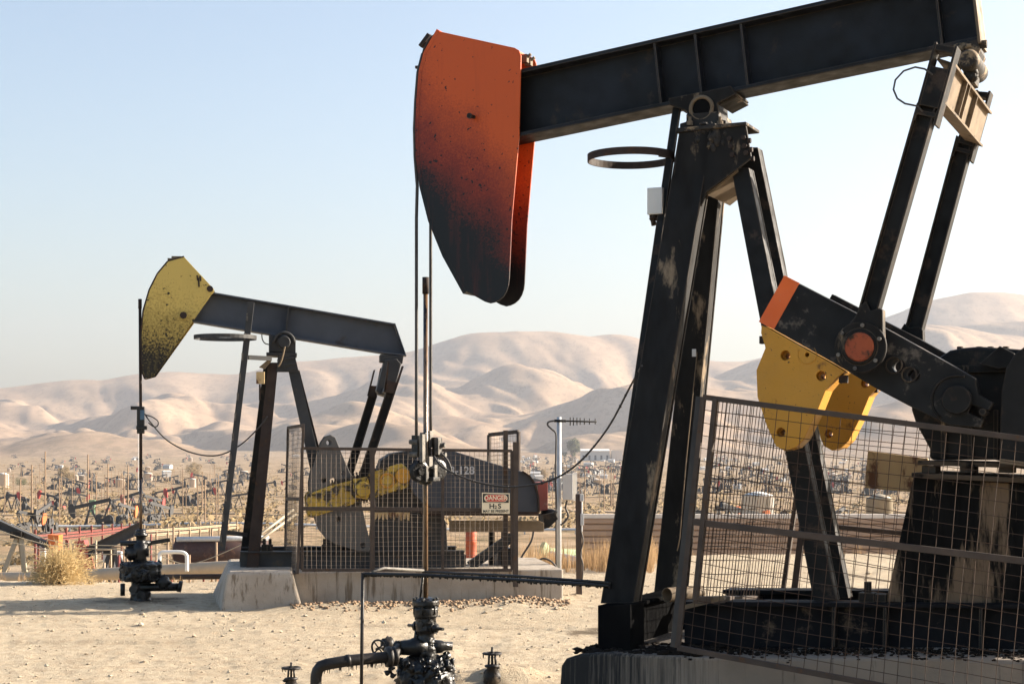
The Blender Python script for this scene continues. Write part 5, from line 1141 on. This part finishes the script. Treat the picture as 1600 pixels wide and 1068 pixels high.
def place(kind, px_, py_, face, sc_=1.0, yaw=0.0, label=None, d=None):
    i = [s_[0] for s_ in specs].index(kind); _, tl_, hm, st = specs[i]
    if kind not in protos: protos[kind] = field_pump(i, tl_, hm, st, label, GM)
    o = protos[kind] if kind not in used else dup(protos[kind]); used.add(kind)
    if d: x = (px_-800)/F*d; g = Vector((x, d, tz(x, d)))
    else: g = ground_at(px_, py_)
    o.rotation_euler = (0, 0, yaw+(0 if face < 0 else math.pi)); o.scale = (sc_,)*3
    off = Matrix.Rotation(o.rotation_euler.z, 3, 'Z') @ Vector((4.0*sc_, 0, 0)); o.location = g-off; o.location.z = tz(o.location.x, o.location.y)-.1
    o['label'] = label; return o
mid = [ # kind, px, py, face(-1 head on the side of lower x), scale, yaw, label
 ('ru', 6, 800, 1, 1.0, .2, 'red-headed pumpjack at the picture edge with head nearest the frame'),
 ('bu', 30, 800, -1, 1.0, -.4, 'black pumpjack with raised head beside the red-headed one at the picture edge'),
 ('ru', 80, 797, -1, 1.0, -.35, 'red-headed pumpjack tilted up, alone among tan posts above the end-on black pumpjack'),
 ('ru', 101, 791, 1, 1.0, .3, 'red-headed pumpjack with raised head overlapping the green-shed pumpjack'),
 ('rd', 119, 792, 1, .9, .5, 'pumpjack with lowered red head just beyond the raised red one'),
 ('bd', 71, 834, -1, .72, 1.45, 'black pumpjack seen end-on behind the beam marked 321'),
 ('bd', 152, 829, -1, .86, .12, 'black pumpjack with large black lowered head above the red pipe rack'),
 ('od', 43, 835, 1, .6, .9, 'pumpjack whose orange head peeks above the beige beam'),
 ('ru', 187, 800, 1, .8, .6, 'red-headed pumpjack behind the thin white mast'),
 ('rd', 212, 802, -1, 1.0, -.5, 'pumpjack with lowered red head beside the polished rod of the smaller well'),
 ('rd', 236, 806, 1, .9, .9, 'pumpjack with red head close beyond the smaller wellhead rod'),
 ('ru', 252, 786, 1, .95, .15, 'red-headed pumpjack raised against pale sand above the long black beam'),
 ('rd', 282, 790, -1, 1.25, -.15, 'long-beamed pumpjack with low red head facing the smaller wellhead'),
 ('ru', 316, 789, 1, 1.0, .25, 'red-headed pumpjack in front of a straw-coloured bush by the ladder rail'),
 ('bu', 368, 796, 1, .9, .2, 'black pumpjack framed between the ladder rail and front leg'),
 ('bd', 246, 822, 1, .7, 1.0, 'dark pumpjack with grey post at the end of the pipe racks'),
 ('od', 195, 824, 1, .7, 1.2, 'orange-headed pumpjack seen nearly end-on above the red pipe rack'),
 ('od', 1152, 0, 1, .82, .5, 'orange-headed pumpjack in front of the big white tank', 130),
 ('od', 1136, 0, 1, .85, 1.1, 'orange-headed pumpjack seen obliquely left of the white tank', 150),
 ('bd', 1112, 0, 1, .72, .3, 'black pumpjack crouching beyond the brown wall next to the fence post', 128),
 ('bu', 1180, 0, 1, .68, .15, 'black pumpjack with raised head silhouetted on the white tank', 124),
 ('gr', 886, 0, -1, .5, .9, 'pale green pumpjack beyond the aerial pole', 75),
 ('rd', 1310, 0, -1, .7, .9, 'red-brown headed pumpjack beyond the wall behind the rear legs', 150),
 ('bd', 990, 790, -1, .8, .4, 'black pumpjack half hidden by the large front leg'),
 ('bu', 955, 772, 1, 1.0, .3, 'black pumpjack among tall posts over the corrugated wall')]
for a in mid:
    kind, px_, py_, face, sc_, yaw, lab = a[:7]; place(kind, px_, py_, face, sc_, yaw, lab, a[7] if len(a) > 7 else None)
# far ones: too small to show parts
fs_ = [('rd', 'tiny red-headed pumpjack with head down far out on the crowded plain'), ('ru', 'tiny red-headed pumpjack with head up far out on the crowded plain'), ('bu', 'tiny black pumpjack with head up far out on the crowded plain'), ('bd', 'tiny black pumpjack with head down far out on the crowded plain')]
far_p = {}
for k_, lab in fs_:
    i = [s_[0] for s_ in specs].index(k_); far_p[k_] = field_pump(i, specs[i][1], specs[i][2], specs[i][3], lab, lab.replace('tiny', 'far').replace(' pumpjack', ' pumpjacks'), True)
seen = set(); cnt = 0
spans = [(0, 480, 88), (815, 1000, 85), (1095, 1440, 100)]
for x0, x1, n_ in spans:
    for i in range(n_):
        k_ = random.choices(['rd', 'ru', 'bu', 'bd'], [2, 2, 4, 4])[0]; o = far_p[k_] if k_ not in seen else far_p[k_].copy()
        if k_ in seen: C.objects.link(o)
        seen.add(k_); py_ = 713+(random.random()**1.25)*62; g = ground_at(random.uniform(x0, x1), py_)
        o.location = g; o.rotation_euler.z = random.choice([0, math.pi])+random.gauss(0, .7); s_ = random.uniform(.85, 1.3); o.scale = (s_, s_, s_*random.uniform(.9, 1.15))
# thin tan posts
def post_proto(name, h, r, mat, label, cat, group, arms=False):
    s = MB(); s.tube([(0, 0, -.2), (0, 0, h)], [r, r*.8], 6)
    if arms: s.box((0, 0, h-.6), 2.2, .12, .14)
    me = bpy.data.meshes.new(name); me.from_pydata(s.v, [], s.f); me.materials.append(M[mat]); o = bpy.data.objects.new(name, me); C.objects.link(o); return tag(o, label, cat, group)
pp = post_proto('steel_post', 8.0, .10, 'polefar', 'slender tan post standing on the scrubby plain', 'post', 'slender posts on the plain')
first = True
for x0, x1, n_ in ((-10, 345, 85), (815, 1000, 60), (1095, 1440, 60)):
    for i in range(n_):
        o = pp if first else pp.copy()
        if not first: C.objects.link(o)
        first = False; g = ground_at(random.uniform(x0, x1), 726+(random.random())*100 if x0 < 400 else 722+random.random()*72); o.location = g; s_ = random.uniform(.75, 1.25); o.scale = (1, 1, s_) if g.y > 200 else (.7, .7, s_*.7)
pw = post_proto('utility_pole', 11, .14, 'polefar', 'brown utility pole with crossarm on the plain', 'pole', 'utility poles on the plain', True); first = True
for px_, py_ in ((885, 802), (914, 800), (944, 803), (955, 796), (975, 790), (1290, 770), (1236, 800), (140, 742), (62, 760), (335, 770), (1385, 760), (1120, 745)):
    o = pw if first else pw.copy()
    if not first: C.objects.link(o)
    first = False; o.location = ground_at(px_, py_)
wm = post_proto('mast', 13, .12, 'galv', 'thin white mast behind the smaller wellhead rod', 'mast', None); wm.location = ground_at(216, 772); wm.scale = (1, 1, 2.2)
wm2 = post_proto('mast', 13, .10, 'galv', 'thin pale mast behind the raised mesh panel', 'mast', None); wm2.location = ground_at(781, 760); wm2.scale = (1, 1, 2.2)
# tanks, sheds, vessels
def simple(name, mb, mat, label, cat, group):
    me = bpy.data.meshes.new(name); me.from_pydata(mb.v, [], mb.f); me.polygons.foreach_set('use_smooth', mb.sm); me.materials.append(M[mat]); o = bpy.data.objects.new(name, me); C.objects.link(o); return tag(o, label, cat, group)
def tank_mb(r, h): return MB().lathe((0, 0, -.5), Z, [(r, 0), (r, h+.5), (r*1.01, h+.5), (r*.5, h+r*.16+.5), (r*.08, h+r*.22+.5)], 24)
bt_ = simple('storage_tank', tank_mb(2.2, 5.0), 'white', 'big white storage tank behind the orange-headed pumpjacks', 'tank', None); d = 160; x = (1184-800)/F*d; bt_.location = (x, d, tz(x, d)-.2); bt_.scale = (.72, .72, .88)
bt3 = simple('storage_tank', tank_mb(1.5, 3.0), 'beige', 'tan storage tank beyond the wall beside the pedestal', 'tank', None); d = 150; x = (1374-800)/F*d; bt3.location = (x, d, tz(x, d)); bt3.scale = (.8, .8, 1.35)
tp_ = simple('storage_tank', tank_mb(2.6, 4.2), 'palecap', 'small pale tank dotted among far pumpjacks', 'tank', 'white tanks on the plain'); first = True
for x0, x1, n_ in ((0, 470, 12), (815, 1000, 34), (1095, 1440, 34)):
    for i in range(n_):
        o = tp_ if first else tp_.copy()
        if not first: C.objects.link(o)
        first = False; o.location = ground_at(random.uniform(x0, x1), 714+(random.random()**1.4)*48); s_ = random.uniform(.45, 1.1); o.scale = (s_, s_, s_*random.uniform(.6, 1.5))
def shed_mb(): 
    s = MB(); s.box((0, 0, 1.4), 6, 4, 3.2); s.prism([(-3.2, -2.2, 3.0), (-3.2, 2.2, 3.0), (-3.2, 0, 3.9)], (6.4, 0, 0)); s.box((-1.2, -2.01, 1.0), 1.0, .06, 2.0); return s
sp_ = simple('shed', shed_mb(), 'greybox', 'small pale equipment shed dotted among far pumpjacks', 'shed', 'pale sheds on the plain'); first = True
for x0, x1, n_ in ((0, 470, 8), (815, 1000, 26), (1095, 1440, 26)):
    for i in range(n_):
        o = sp_ if first else sp_.copy()
        if not first: C.objects.link(o)
        first = False; o.location = ground_at(random.uniform(x0, x1), 713+(random.random()**1.3)*52); s_ = random.uniform(.5, 1.2); o.scale = (s_*random.uniform(.7, 1.6), s_, s_*random.uniform(.7, 1.1)); o.rotation_euler.z = random.uniform(-.6, .6)
# long pale warehouse and the tree beside it
g = ground_at(938, 719); k3 = g.y/F
wb = thing('warehouse', 'long pale grey warehouse at the foot of the hills beside a tree', 'warehouse', g)
s = MB(); Lw, Hw = 62*k3, 15*k3; s.box(g+Vector((-8*k3, 10, Hw/2-1)), Lw*.72, 30, Hw+2); obj('wall', s, 'greybox', wb)
s = MB(); s.box(g+Vector((26*k3, 8, Hw/2-1+.6*k3)), Lw*.27, 34, Hw+2+1.2*k3); obj('end_block', s, 'palecap', wb)
s = MB(); a = g+Vector((-8*k3-Lw*.37, -7, Hw)); s.prism([a, a+Vector((0, 34, 0)), a+Vector((0, 17, 3*k3))], (Lw*.73, 0, 0)); obj('roof', s, 'white', wb)
s = MB()
for i in range(5): s.box(g+Vector((-8*k3+(-.30+.15*i)*Lw, -5.1, Hw*.3)), Lw*.05, .4, Hw*.5)
obj('door', s, 'bluegrey', wb)
def tree(px_, py_, hpx, wpx, label, mat='leaf', n=2200):
    g = ground_at(px_, py_); k = g.y/F; H = hpx*k; Wd = wpx*k/2; t = thing('tree', label, 'tree', g, 'trees on the plain')
    s = MB(); s.tube([g-Z*.3, g+Z*H*.3, g+Z*H*.7], [H*.035, H*.025, H*.008], 7)
    for i in range(7): a = random.uniform(0, 6.28); s.tube([g+Z*H*random.uniform(.2, .45), g+Z*H*random.uniform(.55, .8)+Vector((math.cos(a), math.sin(a), 0))*Wd*.6], [H*.014, H*.005], 5)
    obj('trunk', s, 'bark', t); s = MB()
    cl = [(g+Vector((random.gauss(0, .42)*Wd, random.gauss(0, .42)*Wd, H*random.uniform(.24, .88))), random.uniform(.35, .6)*Wd) for _ in range(16)]
    for i in range(n):
        c_, r = random.choice(cl); d = Vector([random.gauss(0, 1) for _ in range(3)]).normalized(); p = c_+d*r*random.uniform(.5, 1.1); q = Vector([random.gauss(0, 1) for _ in range(3)]).normalized(); q2 = q.orthogonal().normalized(); l = H*random.uniform(.025, .055)
        s.add([p-q*l, p-q2*l*.6, p+q*l, p+q2*l*.6], [(0, 1, 2, 3)])
    obj('crown', s, mat, t)
tree(894, 719, 34, 22, 'dark green tree beside the pale warehouse')
tree(104, 752, 22, 26, 'bushy olive tree on the plain above the red pumpjack heads', 'scrub')
tree(303, 745, 20, 26, 'rounded pale tree on the plain beyond the long-beamed pumpjack', 'scrub')
tree(33, 758, 10, 24, 'low dark tree on the plain near the picture edge')
tree(850, 748, 14, 14, 'dusty green tree among pumpjacks beyond the belt guard', 'scrub')
# scrub on the plain
s = MB()
def bush(s, g, r, n):
    for i in range(n):
        d = Vector((random.gauss(0, .5), random.gauss(0, .5), abs(random.gauss(0, .38)))); p = g+d*r; q = Vector([random.gauss(0, 1) for _ in range(3)]).normalized(); q2 = q.orthogonal().normalized(); l = r*random.uniform(.1, .26)
        s.add([p-q*l, p-q2*l, p+q*l, p+q2*l], [(0, 1, 2, 3)])
for i in range(2400):
    px_ = random.uniform(-80, 1500); py_ = 722+(random.random()**.8)*108
    if 470 < px_ < 800 and random.random() < .8: continue
    g = ground_at(px_, py_); bush(s, g, random.uniform(.5, 1.5)*(1+g.y/1500), 18)
for i in range(60):
    px_ = random.uniform(-60, 460); d = random.uniform(60, 140); x = (px_-800)/F*d; bush(s, Vector((x, d, tz(x, d))), random.uniform(.4, .9), 40)
tag(obj('scrub', s, 'scrub'), 'low dry scrub bushes dotted over the oil field plain', 'scrub', kind='stuff')
# ------------------------------------------------------------------ machinery below the pad edge
def low_pump(label, d, beam_poly, head_poly, headmat, beammat, legs, legmat, num=None, ladder=None):
    c_ = at(*legs[0][1], d); t = thing('pumpjack', label, 'pumpjack', (c_.x, c_.y, c_.z)); Wy = Vector((0, 1, 0))
    def pl_(mb, pts, y0, y1): mb.prism([at(x, y, d)+Wy*y0 for x, y in pts], Wy*(y1-y0))
    s = MB(); pl_(s, beam_poly, -.03, .03)
    tp0, tp1 = at(*beam_poly[0], d), at(*beam_poly[1], d); s.bar(tp0, tp1, Wy, .44, .05); bp0, bp1 = at(*beam_poly[-1], d), at(*beam_poly[-2], d); s.bar(bp0, bp1, Wy, .44, .05)
    b_ = obj('walking_beam', s, beammat, t)
    s = MB(); pl_(s, head_poly, -.35, -.28); pl_(s, head_poly, .28, .35); pl_(s, head_poly[:2]+[head_poly[2], head_poly[-1]], -.28, .28) if len(head_poly) > 3 else None
    obj('horse_head', s, headmat, t)
    for i, (a, b2) in enumerate(legs):
        y = (-.35, .35, -.3, .3)[i % 4]; obj('leg', MB().bar(at(*a, d)+Wy*y*.3, at(*b2, d)+Wy*y, Vector((1, 0, 0)), .18, .16), legmat, t)
    s = MB(); a = at(*legs[0][0], d); s.box(a+Z*.1, .5, .7, .3); obj('saddle_bearing', s, 'dusty', t)
    if num:
        s = MB(); dr = (bp1-bp0).normalized(); c_ = at(num[1], num[2], d)-Wy*.04; put_text(s, num[0], num[3]*d/F, c_, dr, Vector((-dr.z, 0, dr.x))); obj('lettering', s, 'white', b_)
    return t
low_pump('black-beamed pumpjack below the pad marked 321 with rust-orange head', 74, [(-40, 795), (80, 849), (80, 858), (70, 856), (30, 836), (-40, 812)], [(78, 834), (95, 835), (94, 858), (80, 857)], 'headorange', 'steelfar', [((28, 838), (4, 908)), ((30, 838), (36, 907)), ((34, 838), (44, 907))], 'beige', ('321', 66, 847, 7.5))
low_pump('pumpjack below the pad with long black beam and hanging maroon head', 78, [(135, 855), (220, 815), (220, 832), (137, 871)], [(119, 845), (134, 843), (139, 862), (147, 895), (142, 902), (134, 896), (122, 868)], 'headred', 'steelfar', [((172, 864), (158, 909)), ((177, 864), (169, 909)), ((181, 864), (192, 909)), ((184, 864), (196, 909))], 'steelfar')
# red pipe rack
Wy = Vector((0, 1, 0))
def rack(label, mat, x0, x1, d0, d1, y0, y1, n, npost):
    t = thing('pipe_rack', label, 'pipe rack', at((x0+x1)/2, y0+40, (d0+d1)/2))
    for i in range(n):
        f = i/max(1, n-1); a, b_ = at(x0, y0+f*14, d0), at(x1, y1+f*9, d1); o_ = Vector((0, (f-.5)*1.5, 0)); obj('pipe', MB().tube([a+o_, lerp(a, b_, .5)+o_-Z*.03, b_+o_], .028, 8), mat if i % 3 else 'rust', t)
    for i in range(npost):
        f = i/(npost-1); a = lerp(at(x0, y0+2, d0), at(x1, y1+2, d1), f); obj('post', MB().bar(a+Z*.3, Vector((a.x, a.y, tz(a.x, a.y))), Vector((1, 0, 0)), .1, .1), mat, t)
    return t
rack('long red oxide pipe rack below the pad beyond the 321 beam', 'redpipe', 55, 215, 84, 128, 834, 819, 8, 10)
rack('tan pipe rack of upright stubs below the pad beyond the smaller wellhead', 'tanpipe', 205, 370, 95, 118, 826, 816, 6, 11)
rack('dull red pipe rack near the orange head below the pad', 'redpipe', 60, 150, 90, 92, 850, 850, 4, 5)
ps_ = None
for px_ in (150, 163, 171, 186, 198, 208, 236, 243, 262, 271, 281, 296, 318, 331, 338):
    d = random.uniform(62, 84); x = (px_-800)/F*d; h = random.uniform(1.6, 3.0); s = MB(); s.tube([(x, d, tz(x, d)-.1), (x, d, tz(x, d)+h)], .05, 8)
    if px_ % 3 == 0: s.tube([(x, d, tz(x, d)+h*.8), (x+.7, d, tz(x, d)+h*.8), (x+.7, d, tz(x, d))], .045, 8)
    tag(obj('pipe_stub', s, random.choice(['tanpipe', 'redpipe', 'polefar'])), 'upright pipe stub among the racks below the pad', 'pipe', 'pipe stubs among the racks')
# maroon horizontal tank
s = MB(); d = 72; a, b_ = at(276, 862, d), at(420, 858, d); s.tube([a-Vector((.12, 0, 0)), a, b_], [.35, .62, .62], 20); mt_ = thing('horizontal_tank', 'rusty maroon horizontal tank behind the ladder rail', 'tank', (a+b_)/2-Z*.7); obj('shell', s, 'maroon', mt_)
s = MB(); s.tube([at(276, 842, d-.5), at(420, 840, d-.5)], .11, 10); obj('overhead_pipe', s, 'galv', mt_)
for x in (300, 345, 390): s = MB(); s.box(at(x, 886, d), .25, .8, .9); obj('saddle_support', s, 'steelfar', mt_)
# pale gauge boards, white blocks, green shed below the pad
for x, y, d, wx, hx, mat, lab in ((177, 880, 88, 28, 34, 'greybox', 'pale grey cabinet behind the black pumpjack legs'), (64, 862, 92, 14, 22, 'white', 'white chemical tote under the 321 beam'), (143, 786, 330, 12, 10, 'green', 'small green shed on the plain')):
    c_ = at(x, y, d); kx = d/F; s = MB(); s.box(c_, wx*kx, wx*kx*.6, hx*kx); s.box(c_+Z*hx*kx*.53, wx*kx*1.06, wx*kx*.66, hx*kx*.06); s.box(c_-Z*hx*kx*.3-Vector((0, wx*kx*.31, 0)), wx*kx*.3, .04, hx*kx*.35)
    s.bar(Vector((c_.x, c_.y, c_.z)), Vector((c_.x, c_.y, tz(c_.x, c_.y)-.1)), Vector((1, 0, 0)), wx*kx*.8, wx*kx*.5); tag(obj('cabinet', s, mat), lab, 'cabinet')
# field piping and tracks across the plain
for y, d, mat, lab in ((795, 300, 'tanpipe', 'long tan field pipeline crossing the plain below the red pumpjacks'), (816, 190, 'galv', 'pale field pipeline crossing the plain beyond the pipe racks'), (772, 520, 'tanpipe', 'distant tan field pipeline crossing the plain')):
    pts = []
    for px_ in np.linspace(-60, 1500, 40): x = (px_-800)/F*d; pts.append((x, d+3*math.sin(px_*.01), tz(x, d)+.55))
    s = MB(); s.tube(pts, .16, 6)
    for p in pts[::2]: s.box((p[0], p[1], p[2]-.5), .15, .15, 1.0)
    tag(obj('pipeline', s, mat), lab, 'pipeline')
# sagging white lines at the left
wl_ = [((-20, 796), (90, 846), (250, 851)), ((-20, 822), (90, 853), (250, 858)), ((-20, 838), (100, 862), (250, 866)), ((-20, 804), (100, 803), (170, 786)), ((240, 862), (300, 880), (400, 840))]
for i, pts in enumerate(wl_):
    lab = ['upper white cable sagging over the 321 beam', 'middle white cable sagging past the orange head', 'lowest white cable sagging to the smaller wellhead', 'pale cable rising across the plain over the end-on pumpjack', 'white rope sagging behind the ladder rail'][i]
    d = 40 if i != 3 else 150; tag(obj('cable', MB().tube(hosecurve([at(x, y, d) for x, y in pts], 24), (.011 if d < 50 else .03), 6), 'beige'), lab, 'cable')

# ------------------------------------------------------------------ the air
hm = bpy.data.materials.new('haze'); hm.use_nodes = True; n = hm.node_tree; n.nodes.clear()
out = n.nodes.new('ShaderNodeOutputMaterial'); vol = n.nodes.new('ShaderNodeVolumePrincipled')
vol.inputs['Color'].default_value = (.44, .475, .54, 1); vol.inputs['Density'].default_value = 1.08e-4; vol.inputs['Anisotropy'].default_value = .3
n.links.new(vol.outputs[0], out.inputs['Volume'])
s = MB(); s.box((0, 4800, 345), 15500, 9900, 760); hz_o = obj('haze', s, hm); hz_o['kind'] = 'stuff'; hz_o['label'] = 'thin pale haze over the plain and hills'
